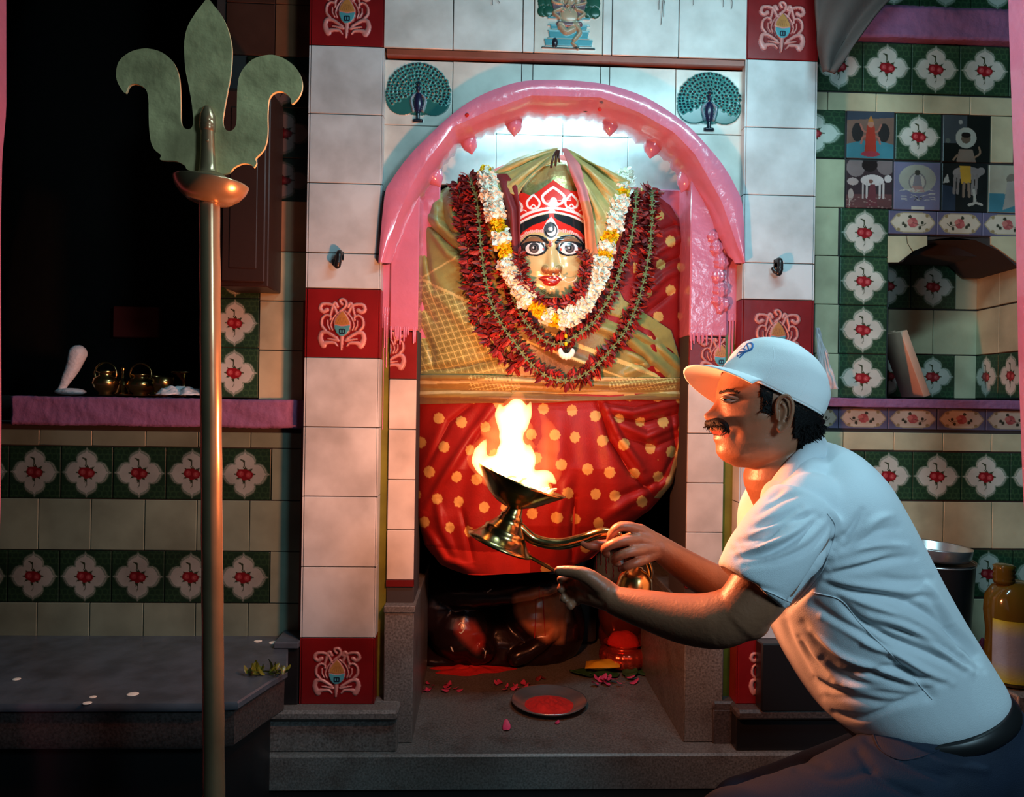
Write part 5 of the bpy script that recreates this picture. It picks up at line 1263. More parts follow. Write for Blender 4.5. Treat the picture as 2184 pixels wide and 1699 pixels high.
def headmesh(nr=150,nc=150):
    yy=np.linspace(728,995,nr); a=np.linspace(0,2*math.pi,nc,endpoint=False)
    fr=np.interp(yy,[h[0] for h in HS],[h[1] for h in HS]); bk=np.interp(yy,[h[0] for h in HS],[h[2] for h in HS]); hw=np.interp(yy,[h[0] for h in HS],[h[3] for h in HS])
    k=np.array([1,2,3,2,1])/9.; 
    def sm(v): v=np.pad(v,2,mode='edge'); return np.convolve(v,k,'valid')
    for _ in range(3): fr,bk,hw=sm(fr),sm(bk),sm(hw)
    PY=np.repeat(yy[:,None],nc,1); A=np.repeat(a[None],nr,0)
    c=((fr*.46+bk*.54))[:,None]; 
    ex=np.cos(A); ey=np.sin(A)
    rf=(c-fr[:,None]); rb=(bk[:,None]-c)
    PXv=np.where(ex>0,c-rf*np.abs(ex)**.92,c+rb*np.abs(ex)**.95)
    W_=hw[:,None]*np.sign(ey)*np.abs(ey)**np.where(ex>0,.80,.9)
    W_=np.where(ex>0,W_*(1-.10*ex**2),W_)
    # nose, lips, chin as bumps near the mid line
    ns=np.interp(PY,[n[0] for n in NS],[n[1] for n in NS]); wid=np.interp(PY,[825,850,880,895,905,920,940,970],[.009,.008,.013,.016,.022,.024,.018,.020])
    front=ex>0
    PXv=np.where(front,PXv-ns*np.exp(-(W_/wid)**2),PXv)
    # near cheek, eye hollow, nostril wing, smile crease (both sides)
    mm=.001
    def bump(x,y,sx,sy,am):
        nonlocal W_
        m_=np.exp(-((PXv-x)/sx)**2-((PY-y)/sy)**2)*am; W_=W_+np.sign(W_)*m_*(np.abs(W_)>.008)
    bump(1585,890,26,22,.006); bump(1552,852,12,8,-.008); bump(1545,838,16,5,.004); bump(1522,890,8,7,.006); bump(1562,902,10,16,.004); bump(1553,925,7,14,-.005); bump(1600,950,35,25,.005); bump(1548,915,8,6,.003); bump(1640,960,30,20,.003); bump(1560,966,14,12,.004)
    Y0=YH
    P_=AT(PXv,PY,Y0); R_=P_.copy(); R_[...,1]=Y0+W_   # lateral offset straight away from the mid plane (near side is smaller Y)
    return R_,PXv,PY
HR,HPX,HPY=headmesh()
parts=[loft(HR)]
parts.append(tube(spline([AT(1650,940,YH),AT(1668,985,YH),AT(1690,1040,YH+.01),AT(1725,1100,YH+.01)],10),[.052,.055,.062,.075,.08,.08,.08,.08,.08,.08],56))
def earmesh(Yc,sg):
    out=[]; 
    rim=spline([(1657,885),(1656,866),(1664,848),(1678,843),(1689,856),(1690,878),(1684,898),(1674,912),(1664,920),(1659,912)],30)
    P_=[AT(x,y,Yc-sg*(.006+.010*max(0,(x-1660)/30.))) for x,y in rim]; out.append(tube(P_,.0042,10))
    out.append(ell(AT(1664,908,Yc-sg*.004),(.0075,.004,.010),12,8)); out.append(ell(AT(1672,880,Yc),(.012,.005,.028),14,10)); 
    out.append(tube([AT(x,y,Yc-sg*.007) for x,y in spline([(1668,900),(1674,888),(1676,872),(1670,862)],10)],.0035,8)); out.append(ell(AT(1657,890,Yc-sg*.006),(.004,.004,.006),10,8))
    return out
parts+=earmesh(YH-.079,1)+earmesh(YH+.079,-1)
# arms
def chain(pts,rad,n=18,seg=14):
    n=max(n*2,28)
    p=spline([AT(*q) for q in pts],seg); r=np.interp(np.linspace(0,1,seg),np.linspace(0,1,len(rad)),rad); return tube(p,r,n)
YN_=1.24
parts.append(chain([(1700,1120,1.25),(1655,1200,1.245),(1615,1262,1.24),(1580,1305,1.24)],[.055,.052,.050,.046]))
parts.append(chain([(1588,1300,1.24),(1530,1322,1.26),(1455,1318,1.295),(1380,1300,1.33),(1315,1282,1.36)],[.046,.0475,.043,.035,.0265],seg=20))
parts.append(ell(AT(1592,1318,1.24),(.040,.040,.036),20,12))
# near hand
wr=(1315,1281,1.36)
for k,(x,y,yy) in enumerate(((1248,1228,1.385),(1240,1242,1.40),(1240,1256,1.41),(1244,1270,1.40))): parts.append(chain([wr,((wr[0]+x)/2,(wr[1]+y)/2-2,(wr[2]+yy)/2),(x,y,yy)],[.024,.021,.015],12,8))
parts.append(ell(AT(1280,1262,1.38),(.030,.018,.024),18,12))
parts.append(chain([(1285,1252,1.365),(1252,1228,1.365),(1220,1219,1.375),(1192,1217,1.385)],[.018,.015,.0115,.0095],14,12))
for k,(a,b,c_) in enumerate((((1246,1230,1.39),(1214,1226,1.415),(1196,1236,1.40)),((1238,1244,1.405),(1206,1246,1.425),(1196,1256,1.405)),((1238,1258,1.415),(1208,1266,1.425),(1202,1276,1.405)),((1244,1272,1.405),(1220,1284,1.41),(1216,1292,1.395)))):
    parts.append(chain([a,b,c_],[.0105,.0098,.0082],12,9))
# far arm and hand
parts.append(chain([(1720,1110,1.58),(1680,1200,1.60),(1620,1290,1.60)],[.052,.050,.045]))
parts.append(chain([(1625,1290,1.60),(1540,1252,1.59),(1470,1212,1.575),(1402,1165,1.56)],[.044,.042,.035,.026],seg=18))
wr=(1408,1168,1.56)
for x,y,yy in ((1366,1129,1.548),(1362,1148,1.538),(1370,1170,1.535),(1376,1190,1.538)): parts.append(chain([wr,((wr[0]+x)/2,(wr[1]+y)/2-1,(wr[2]+yy)/2),(x,y,yy)],[.023,.018,.0125],12,8))
parts.append(chain([(1368,1130,1.547),(1338,1122,1.540),(1318,1124,1.540),(1305,1138,1.548),(1301,1152,1.562)],[.0118,.0108,.0102,.0095,.0082],12,12))
parts.append(chain([(1360,1149,1.537),(1330,1152,1.525),(1306,1160,1.526),(1290,1170,1.538),(1294,1182,1.556)],[.0118,.0108,.0102,.0094,.0080],12,12))
parts.append(chain([(1370,1172,1.533),(1346,1176,1.520),(1322,1184,1.522),(1310,1194,1.538),(1318,1202,1.552)],[.0115,.0105,.0100,.0090,.0078],12,12))
parts.append(chain([(1377,1192,1.536),(1358,1199,1.523),(1338,1206,1.525),(1328,1212,1.538)],[.0105,.0098,.0090,.0076],12,12))
parts.append(chain([(1400,1155,1.575),(1360,1146,1.592),(1310,1158,1.600),(1262,1163,1.592),(1243,1156,1.582)],[.019,.015,.0115,.0105,.0085],14,14))
V,Q,T=voxel(parts,.00195,7,.5)
# colour of the skin, lips and palms by place on the body
pv=V-CAM; dd=pv@FW; PXs=PX0+FL*(pv@RT)/dd; PYs=PY0-FL*(pv@UP)/dd
C=np.zeros((len(V),4)); C[:,:3]=SK
lip=(PXs<1556)&(PYs>917)&(PYs<940)&(np.abs(V[:,1]-YH)<.050)&(PYs<938)&(PYs>919+(.0)*(PXs-1517)); C[lip&(PXs<1556-(abs(PYs-928)-2)*2.2),:3]=(.36,.07,.05)
d,_=dist_poly(PXs,PYs,[(1516,926),(1535,929),(1556,921)]); C[(d<1.8)&(PXs<1557)&(np.abs(V[:,1]-YH)<.05),:3]=(.06,.015,.01)
st=(PYs>945)&(PXs<1640)&(PXs>1530); C[st,:3]=np.array(SK)*.9
g=MB(); g.add(V,Q,C); body_skin=g.build('body',['skin'],t_p)
# face details
def eye(sg):
    Ye=YH-sg*.0335; c=AT(1553,851,Ye); g=MB(); v,f=ell(c,(.0098,.0098,.0098),20,14); g.add(v,f,(.62,.55,.50)); o=g.build('eye',['skin'],t_p)
    g=MB(); v,f=ell(c+np.array([-.0078,-sg*.0032,.0]),(.0042,.0056,.0056),14,10); g.add(v,f,(.02,.01,.008)); g.build('iris',['maskp'],o)
    for dy,nm in ((-4.2,'upper_eyelid'),(4.4,'lower_eyelid')):
        g=MB(); pts=[AT(x,851+dy*k,Ye-sg*q) for x,k,q in ((1540,.5,.0005),(1545,1.15,.007),(1554,1.25,.0115),(1564,.9,.012),(1573,.2,.010))]
        v,f=tube(spline(pts,14),.0036 if dy<0 else .0024,8); g.add(v,f,tuple(np.array(SK)*.75)); g.build(nm,['skin'],o)
eye(1); eye(-1)
def tuft(name,pts,r,n,l,dirv,matn='hair',spread=.4,seed=0,thick=.0009,parent=t_p):
    rr=np.random.default_rng(seed); g=MB(); base=spline([AT(*p) for p in pts],40); rad_=np.interp(np.linspace(0,1,40),np.linspace(0,1,len(r)),r)
    v,f=tube(base,rad_,14); g.add(v,f)
    for _ in range(n):
        i=rr.integers(1,39); d=rr.normal(size=3); d/=np.linalg.norm(d); p=base[i]+d*rad_[i]*.85; q=p+(np.array(dirv)+rr.normal(size=3)*spread)*l*rr.uniform(.5,1)
        v,f=tube([p,(p+q)/2+rr.normal(size=3)*l*.1,q],[thick,thick*.9,thick*.3],5,rnd=False); g.add(v,f)
    return g.build(name,[matn],parent)
for sg in (1,-1):
    tuft('eyebrow',[(1535,838,YH-sg*.012),(1545,834,YH-sg*.027),(1560,833,YH-sg*.044),(1576,838,YH-sg*.056)],[.0016,.0022,.0022,.0010],60,.005,(.6,-sg*.3,.3),seed=3)
    pass
tuft('moustache',[(1553,918,YH-.047),(1546,907,YH-.043),(1532,900,YH-.031),(1518,902,YH-.013),(1511,903,YH),(1518,902,YH+.013),(1532,900,YH+.031),(1546,907,YH+.043)],[.003,.0065,.0082,.0082,.0070,.0082,.0082,.0065,.003],420,.010,(-.2,0,-.75),seed=5,thick=.0007)
# hair: shell on the head behind the temple and below the cap
def hair():
    Hn=HR.copy(); Hn[...,1]=YH-np.abs(HR[...,1]-YH); pv=Hn-CAM; dz_=pv@FW; HX=PX0+FL*(pv@RT)/dz_; HY=PY0-FL*(pv@UP)/dz_
    reg=(((HX>1626)&(HY<840))|((HX>1621)&(HX<1650)&(HY<886-(1650-HX)*.3))|((HX>1688)&(HY<930))|((HX>1700)&(HY<952)))&(HY>790)
    nr,nc=HPX.shape; ctr=AT(1645,860,YH); N=HR-ctr; N/=np.linalg.norm(N,axis=2)[...,None]; th=np.where(HY<838+(HX-1650)*.47+7,.0008,np.where(HX>1690,.006,.0035))+.0012*np.sin(HPY*1.3+HPX*.7)
    V1=(HR+N*th[...,None]).reshape(-1,3); F=gridF(nr,nc,True); k=reg.reshape(-1)[F].all(1); g=MB(); g.add(V1,F[k])
    r=np.random.default_rng(9); idx=np.argwhere((reg&(((HX>1700)&(HY>900))|((HX<1646)&(HY>850)))).reshape(-1))[:,0]
    g2=MB()
    for i in r.choice(idx,700):
        p=V1[i]; n_=N.reshape(-1,3)[i]; q=p+n_*.004*r.uniform(.2,1)+np.array([.004*r.normal(),.003*r.normal(),-.008*r.uniform(.4,1)])
        v,f=tube([p-n_*.003,(p+q)/2+n_*.002,q],[.0009,.0008,.0003],5,rnd=False); g2.add(v,f)
    tag(g2.build('hair_ends',['hair'],t_p),kind='stuff'); o=g.build('hair',['hair'],t_p); s=o.modifiers.new('s','SOLIDIFY'); s.thickness=.004; s.offset=-1
hair()
# ---- cap
cap=None
def mkcap():
    global cap
    CS=[ # lower edge to crown: py at given stage is set along the tilted rim
    ]
    n=72; a=np.linspace(0,2*math.pi,n,endpoint=False); rings=[]
    # rim: front (1546,790) -> near side (1650,838) -> back (1742,884); top at (1650,722)
    F0,B0=np.array([1545,790.]),np.array([1741,886.])
    tops=[(0.0,0,0,1.0),(.16,-.01,.005,1.0),(.34,-.01,.004,.995),(.52,.00,.0,.975),(.68,.04,-.01,.92),(.80,.08,-.02,.83),(.90,.13,-.05,.67),(.96,.18,-.08,.48),(1.0,.24,-.12,.22)]
    F1,B1=np.array([1606,724.]),np.array([1736,780.])
    Fp=[(1545,790),(1552,776),(1566,757),(1583,738),(1592,730),(1603,724.5),(1618,721.5),(1635,721.5),(1655,724)]
    Bp=[(1741,888),(1753,868),(1757,848),(1754,822),(1744,795),(1729,775),(1708,755),(1690,741),(1672,730)]
    Wd=[.084,.087,.088,.087,.083,.076,.062,.045,.022]
    for i,((fx,fy),(bx,by),w_) in enumerate(zip(Fp,Bp,Wd)):
        ring=[]
        for t_ in a:
            s=(1-math.cos(t_))/2; x=fx+(bx-fx)*s; y=fy+(by-fy)*s; lat=math.copysign(abs(math.sin(t_))**.85,math.sin(t_))*w_
            sag=0
            if i<3: y+= (3-i)*2.0*math.sin(math.pi*s)
            p=AT(x,y,YH); ring.append((p[0],YH+lat,p[2]+.10*lat*(1-i/9)*0))
        rings.append(ring)
    R=np.array(rings); R2=[]
    for i in range(len(R)-1):
        for s in np.linspace(0,1,5)[:-1]: R2.append(R[i]*(1-s)+R[i+1]*s)
    R2.append(R[-1]); R2=np.array(R2)
    for _ in range(3): R2[1:-1]=(R2[:-2]+2*R2[1:-1]+R2[2:])/4
    for i in range(len(R2)):  # panel seams and light dents
        for j in range(n):
            c=R2[i].mean(0); d=R2[i,j]-c; k=1-.012*math.exp(-((((a[j]/(math.pi/3))%1)-.5)/.045)**2)+.006*math.sin(i*.7+j*.35)*math.sin(i*.23); R2[i,j]=c+d*k
    v,f=loft(R2); 
    # drop the cap's lower fan so the head enters it
    f=[q for q in f if not (len(q)==3 and q[0]==len(R2)*n)]
    g=MB(); g.add(v,f); o=g.build('cap',['cap'],t_p); s=o.modifiers.new('s','SOLIDIFY'); s.thickness=.0018; s.offset=-1
    cap=o; o['label']='white baseball cap'
    # sweat band
    g=MB(); v,f=tube([R2[0][j] for j in range(n)]+[R2[0][0]],.0022,8,rnd=False); g.add(v,f); g.build('cap_edge',['cap'],o)
    # brim: arched plate, drooping to both sides
    nu,nv=40,44; V=[]
    for i in range(nu):
        s=i/(nu-1)
        for j in range(nv):
            q=-1+2*j/(nv-1)
            # inner edge follows the cap front, outer edge a wide arc
            th=q*1.06; xi=(1-math.cos(th))/2; ix=1545+(1741-1545)*xi; iy=790+(886-790)*xi+6*abs(math.sin(th)); il=math.copysign(abs(math.sin(th))**.85,th)*.086
            ox=1461+ (1-math.cos(q*math.pi/2*.98))*112; oy=786+ (1-math.cos(q*math.pi/2*.98))*38; ol=math.sin(q*math.pi/2)*.086
            x=ix+(ox-ix)*s; y=iy+(oy-iy)*s; l=il+(ol-il)*s; y-=6*math.sin(math.pi*s)*.6
            p=AT(x,y,YH); z=p[2]-.022*abs(q)**2*s*.9-.016*(l/.086)*s - .006*(l/.086)
            V.append((p[0],YH+l,z))
    F=gridF(nu,nv); g=MB(); g.add(np.array(V),F); b=g.build('cap_brim',['cap'],o); s=b.modifiers.new('s','SOLIDIFY'); s.thickness=.003; s.offset=0
    # blue embroidered mark on the front panel
    g=MB(); dg=bpy.context.evaluated_depsgraph_get(); 
    from mathutils.bvhtree import BVHTree
    Vt,Qt,Tt=(MB().add(*loft(R2)) ).arr(); bv=BVHTree.FromPolygons([tuple(x) for x in Vt],[tuple(x) for x in Qt.tolist()])
    def stroke(pts,w):
        out=[]
        for x,y in spline(pts,18):
            d=AT(x/4.144+1400,y/4.144+690,2.0)-CAM; h=bv.ray_cast(Vector(CAM),Vector(d).normalized())
            if h[0] is not None: out.append(np.array(h[0])-d/np.linalg.norm(d)*.0012)
        if len(out)>3: v,f=tube(np.array(out),w*1.35,8); g.add(v,f)
    stroke([(805,182),(835,176),(853,190),(846,222),(815,243),(775,250),(738,258)],.0019); stroke([(775,225),(790,200),(812,185)],.0016); stroke([(742,250),(718,272),(724,290),(745,276),(768,258)],.0016)
    stroke([(793,250),(770,272),(742,300)],.0019); stroke([(800,185),(812,210),(820,236)],.0015); stroke([(740,235),(765,225),(790,232)],.0014); stroke([(715,240),(728,222),(760,205)],.0014)
    g.build('cap_mark',['blue'],o)
    for pts in ([(1000,140),(1180,190),(1330,290),(1370,400),(1330,520),(1275,635)],[(1000,140),(1040,260),(1010,400),(960,520)],[(855,130),(740,230),(640,380)]):
        g=MB(); stroke(pts,.0008); 
        if g.n: g.build('cap_seam',['cap'],o)
mkcap()
# ---- shirt
TS=[((1640,1055),(1738,938),.075),((1618,1075),(1765,943),.135),((1602,1105),(1800,962),.178),((1598,1150),(1845,1008),.198),((1603,1205),(1888,1073),.195),((1625,1265),(1930,1145),.185),((1650,1325),(1972,1222),.180),((1672,1378),(2012,1290),.175),((1697,1425),(2045,1342),.172),((1728,1475),(2076,1392),.172),((1762,1518),(2100,1432),.172),((1800,1545),(2104,1452),.168)]
rings=[]; a=np.linspace(0,2*math.pi,48,endpoint=False); YB=1.42
for (fx,fy),(bx,by),w_ in TS:
    A=AT(fx,fy,YB); B=AT(bx,by,YB); c=(A+B)/2; h=(B-A)/2; rings.append([c+h*math.copysign(abs(math.cos(t))**.9,math.cos(t))+np.array([0,w_,0])*math.copysign(abs(math.sin(t))**.85,math.sin(t)) for t in a])
R=np.array(rings); R=np.array([R[:,j] for j in range(48)]); R=np.stack([spline(R[j],60) for j in range(48)],1)
sp=[loft(R)]
def sleeve(pts,rad,n=30):
    p=spline([AT(*q) for q in pts],24); r=np.interp(np.linspace(0,1,24),np.linspace(0,1,len(rad)),rad); return tube(p,r,n,rnd=False)
sp.append(ell(AT(1728,1090,1.285),(.068,.055,.068),24,16)); sp.append(ell(AT(1712,1075,1.555),(.075,.065,.075),24,16))
sp.append(sleeve([(1716,1085,1.275),(1675,1150,1.252),(1635,1205,1.245),(1601,1254,1.24)],[.068,.076,.074,.0655]))
sp.append(sleeve([(1722,1075,1.56),(1680,1160,1.58),(1640,1220,1.595),(1615,1250,1.60)],[.075,.078,.074,.066]))
for sg in (1,-1): sp+=[ell(AT(1716,1024,YB-.08*sg),(.050,.05,.050),24,16),ell(AT(1676,1066,YB-.08*sg),(.045,.05,.045),24,16)]
V,Q,T=voxel(sp,.0036,14,.5)
# the open cuff: push the sleeve end back inside round the arm
def uvpx(V):
    pv=V-CAM; d=pv@FW; return PX0+FL*(pv@RT)/d,PY0-FL*(pv@UP)/d
PXs,PYs=uvpx(V); Nn=normals(V,Q,T)
if np.sum(Nn*(V-V.mean(0)),1).mean()<0: Nn=-Nn
# wrinkles: sharp-sided drags running from the armpit and the waist
def cp(l): return [(x/2.43+1440,y/2.43+1000) for x,y in l]
WR=[([(790,552),(900,522),(1000,500),(1120,470),(1240,452)],9,-.006),([(870,400),(900,340),(930,290),(970,215)],8,-.006),([(840,430),(905,400),(960,330),(995,250)],8,-.0045),([(800,500),(900,430),(990,370),(1060,320),(1150,300)],9,-.004),
 ([(780,590),(900,635),(1060,655),(1200,690),(1330,760),(1440,850),(1560,960)],9,-.007),([(1180,700),(1280,660),(1340,680)],8,-.004),([(850,680),(950,780),(1080,860),(1250,930),(1400,990),(1500,1050)],9,-.008),
 ([(720,700),(850,800),(1000,880),(1150,990),(1250,1080),(1330,1180)],11,-.0075),([(665,800),(760,930),(900,1030),(1100,1080),(1250,1140)],11,-.0055),([(760,990),(860,1070),(1000,1130),(1150,1160),(1310,1180)],10,-.006),([(800,1180),(950,1190),(1100,1215),(1300,1195)],9,-.0035),
 ([(900,1060),(1100,1030),(1250,1060),(1400,1110)],8,-.005),([(1000,800),(1200,850),(1400,930),(1560,1040)],8,-.005),([(1100,720),(1300,830),(1450,930)],7,-.004),([(720,1090),(800,1140),(900,1160)],8,-.006),([(640,880),(700,990),(800,1090)],9,-.006),
 ([(400,305),(520,262),(640,200)],8,-.006),([(330,378),(470,335),(600,262),(720,230)],9,-.007),([(325,460),(480,432),(620,362),(750,255)],9,-.008),([(300,420),(420,400),(560,300)],8,-.004),([(420,240),(540,160),(640,130)],7,-.004),([(470,160),(560,100)],7,-.004),([(360,500),(540,470),(700,400),(800,290)],8,-.004),
 ([(580,720),(690,600),(800,430),(870,350)],10,-.012),([(250,560),(400,600),(560,650)],6,-.002),([(800,250),(830,310),(800,420),(760,520)],7,-.004),
 ([(860,640),(1000,700),(1180,760),(1340,850),(1480,960)],8,.005),([(760,760),(900,840),(1060,930),(1200,1010),(1330,1090)],9,.007),([(700,840),(850,960),(1000,1020),(1200,1090),(1350,1130)],8,.006),([(800,520),(950,480),(1100,440)],8,.004),([(380,350),(520,300),(680,215)],8,.005),([(330,425),(500,385),(680,300)],8,.006),([(780,570),(950,600),(1150,630),(1300,640)],9,.004),
 ([(560,760),(600,900),(680,1050),(760,1180)],10,-.005),([(1450,830),(1540,930),(1600,1040)],8,-.005),([(1280,560),(1350,660),(1430,800)],9,.004),([(1000,760),(1150,800),(1300,880),(1440,990),(1540,1050)],8,.006),([(980,900),(1150,960),(1320,1060),(1440,1110)],8,.006),([(1050,560),(1180,580),(1330,570)],9,-.003),([(880,1120),(1050,1140),(1250,1165)],8,.005),([(960,330),(1050,260),(1120,240)],9,.004),([(820,1260),(950,1290),(1060,1260),(1200,1200),(1400,1100)],7,-.004),([(830,470),(950,410),(1080,390),(1200,400)],8,.0045),([(1330,690),(1400,780),(1480,900),(1570,1000)],8,-.005)]
near=(Nn[:,1]<.35)
D=np.zeros(len(V))
for pts,wd,am in WR:
    d,t=dist_poly(PXs,PYs,spline(cp(pts),16)); D+=1.55*am*np.sin(np.pi*np.clip(t,.04,.96))**.6*np.exp(-(d/(wd*.9))**2)
D=np.where(near,D,0)
V=V+Nn*D[:,None]; V=smoothV(V,Q,T,1,.4)
# hollow sleeve ends
for (e,ax0,ax1) in ((( AT(1601,1254,1.24)),AT(1635,1205,1.245),.060),((AT(1615,1250,1.60)),AT(1640,1220,1.595),.060)):
    ax=e-ax0; ax/=np.linalg.norm(ax); rel=V-e; s=rel@ax; rr=np.linalg.norm(rel-s[:,None]*ax,axis=1); k=(s>-.012)&(rr<.056); V[k]-=ax*(.045*np.clip((.056-rr[k])/.006,0,1))[:,None]
g=MB(); g.add(V,Q)
o=g.build('shirt',['shirt'],t_p,color=False); o['label']='white cotton shirt with rumpled folds'
shirt=o
# collar
g=MB(); L=[];
for k,(fr_,bk_,w_,off) in enumerate((((1628,1062),(1742,930),.078,0),((1632,1040),(1744,922),.074,0),((1618,1062),(1752,935),.088,1))): pass
up=[(1748,921,0),(1738,930,.045),(1716,946,.068),(1684,976,.080),(1652,1014,.072),(1628,1048,.045),(1612,1072,.014)]
lo=[(1772,966,0),(1764,976,.066),(1738,980,.090),(1706,1014,.104),(1672,1054,.096),(1650,1088,.066),(1628,1108,.022)]
for sg in (1,-1):
    A_=spline([AT(x,y,YB-.01-sg*w_) for x,y,w_ in up],30); B_=spline([AT(x,y,YB-.01-sg*w_) for x,y,w_ in lo],30)
    if sg<0:
        for Q_,src in ((A_,up),(B_,lo)):
            Z_=spline([AT(x,y,YB-.01) for x,y,w_ in src],30); Q_[:,0]=Z_[:,0]; Q_[:,2]=Z_[:,2]
    rows=[A_*.97+B_*.03+np.array([0,sg*.012,-.012]),A_+np.array([0,sg*.004,0]),A_*.8+B_*.2+np.array([0,-sg*.006,.002]),A_*.5+B_*.5+np.array([0,-sg*.008,.002]),A_*.2+B_*.8+np.array([0,-sg*.005,0]),B_,B_+np.array([0,sg*.012,-.004])]
    g.add(np.array(rows).reshape(-1,3),gridF(7,30))
o=g.build('collar',['shirt'],shirt); s=o.modifiers.new('s','SOLIDIFY'); s.thickness=.003; s.offset=0; sb=o.modifiers.new('b','SUBSURF'); sb.levels=1; sb.render_levels=1
# side seam, sleeve hem
g=MB(); bv=None
from mathutils.bvhtree import BVHTree
Vs=np.empty(len(shirt.data.vertices)*3); shirt.data.vertices.foreach_get('co',Vs); Vs=Vs.reshape(-1,3)
bvs=BVHTree.FromPolygons([tuple(x) for x in Vs],[tuple(x) for x in Q.tolist()])
def onshirt(pts,n,off=.0005):
    out=[]
    for x,y in spline(pts,n):
        d=AT(x,y,2.0)-CAM; h=bvs.ray_cast(Vector(CAM),Vector(d).normalized())
        if h[0] is not None: out.append(np.array(h[0])-d/np.linalg.norm(d)*off)
    return np.array(out)
for pts in (cp([(720,640),(860,680),(960,800),(1120,960),(1230,1080),(1330,1190)]),cp([(790,230),(830,300),(800,430),(740,560),(620,700)]),cp([(200,545),(330,580),(470,630),(600,690)])):
    q=onshirt(pts,40)
    if len(q)>4: v,f=tube(q,.0011,6); g.add(v,f)
g.build('seam',['shirt'],shirt)
# ---- trousers, belt, legs
pp=[]
def el2(px,py,Y,r): return ell(AT(px,py,Y),r,28,18)
pp.append(loft([[ (AT(fx,fy,YB)+AT(bx,by,YB))/2+(AT(bx,by,YB)-AT(fx,fy,YB))/2*math.cos(t)+np.array([0,w_,0])*math.copysign(abs(math.sin(t))**.85,math.sin(t)) for t in a] for (fx,fy),(bx,by),w_ in (((1795,1535),(2100,1440),.163),((1822,1556),(2118,1460),.168),((1850,1590),(2150,1500),.175),((1890,1640),(2178,1580),.175),((1950,1700),(2180,1670),.16))]))
NK=AT(1575,1790,1.20); FK=AT(1590,1735,1.62)
def tb(pts,rad,seg=20): p=spline(pts,seg); r=np.interp(np.linspace(0,1,seg),np.linspace(0,1,len(rad)),rad); return tube(p,r,28)
hn,hf=AT(2035,1615,1.34),AT(2010,1615,1.52)
pp.append(tb([hn,(hn+NK)/2+[0,0,-.015],NK],[.108,.090,.074])); pp.append(tb([hf,(hf+FK)/2+[0,0,.0],FK],[.105,.088,.074]))
na,fa=np.array([.62,1.17,.11]),np.array([.60,1.62,.11])
pp.append(tb([NK,(NK+na)/2+[.035,0,0],na],[.080,.070,.052])); pp.append(tb([FK,(FK+fa)/2+[.03,0,0],fa],[.078,.068,.052]))
V,Q,T=voxel(pp,.006,8,.5); PXs,PYs=uvpx(V); Nn=normals(V,Q,T)
if np.sum(Nn*(V-V.mean(0)),1).mean()<0: Nn=-Nn
D=np.zeros(len(V))
for pts,wd,am in (([(1880,1545),(1960,1590),(2060,1600)],9,-.006),([(1850,1575),(1930,1630),(2020,1660)],9,-.006),([(1830,1600),(1880,1660),(1960,1700)],10,-.007),([(1700,1640),(1780,1660),(1860,1640)],9,-.004),([(1900,1560),(1990,1620),(2100,1640)],9,.005),([(1990,1500),(2060,1540),(2150,1550)],8,-.004),([(1640,1640),(1700,1620),(1760,1630)],8,-.005)):
    d,t=dist_poly(PXs,PYs,spline(pts,14)); D+=am*np.exp(-(d/wd)**2)
V=V+Nn*D[:,None]; g=MB(); g.add(V,Q); trs=g.build('trousers',['denim'],t_p,color=False); trs['label']='dark blue jeans'
Vs=V; bvs=BVHTree.FromPolygons([tuple(x) for x in Vs],[tuple(x) for x in Q.tolist()])
g=MB(); rr_=[]
for (fx,fy),(bx,by),w_ in (((1796,1538),(2100,1438),.171),((1792,1542),(2103,1443),.177),((1808,1558),(2116,1458),.181),((1820,1562),(2118,1466),.176)):
    A=AT(fx,fy,YB);B=AT(bx,by,YB);c=(A+B)/2;h=(B-A)/2; rr_.append([c+h*math.cos(t)*1.0+np.array([0,w_,0])*math.copysign(abs(math.sin(t))**.85,math.sin(t)) for t in a])
rr_=np.array(rr_); g.add(rr_.reshape(-1,3),gridF(4,48,True)); o=g.build('belt',['belt'],t_p); s=o.modifiers.new('s','SOLIDIFY'); s.thickness=.004; s.offset=0
g=MB()
q=onshirt([(1860,1560),(1880,1600),(1930,1620),(2000,1600),(2040,1570)],24,.0008)
if len(q)>4: v,f=tube(q,.0016,6); g.add(v,f); g.build('pocket_seam',['denim'],trs)
q=onshirt([(1966,1568),(1967,1569)],3,.001)
if len(q): g=MB(); v,f=ell(q[0],(.004,.002,.004),12,8); g.add(v,f); g.build('rivet',['steel'],trs)
for c_,nm in ((na,'shoe'),(fa,'shoe')):
    g=MB(); v,f=loft([[ (c_[0]+x+w_*.0,c_[1]+hw*math.cos(t),.005+hh/2+hh/2*math.sin(t)) for t in np.linspace(0,2*math.pi,20,endpoint=False)] for x,hw,hh in ((.07,.03,.09),(.05,.038,.11),(0,.042,.12),(-.06,.044,.085),(-.13,.046,.06),(-.17,.035,.04))]); g.add(v,f); g.build('shoe',['belt'],t_p)
# ================================================================ BELL hanging from the far hand
c=AT(1352,1248,1.56); t=thing('brass_bell','brass hand bell hanging below the hand that holds the oil lamp','bell',tuple(c))
g=MB(); prof=[(.002,.05),(.010,.050),(.012,.046),(.024,.040),(.034,.026),(.037,.010),(.041,-.006),(.050,-.022),(.056,-.028),(.054,-.031),(.048,-.026),(.036,-.006),(.030,.02),(.002,.034)]
v,f=lathe(prof,48); g.add(v@rotm('Y',.15).T+c+np.array([0,0,-.01]),f); g.build('body',['brasslamp'],t)
g=MB(); v,f=tube(spline([AT(1350,1215,1.56),AT(1356,1205,1.56),AT(1370,1192,1.556),AT(1381,1198,1.556),AT(1387,1225,1.56),AT(1376,1250,1.56)],24),.0062,12); g.add(v,f); g.build('handle',['brasslamp'],t)
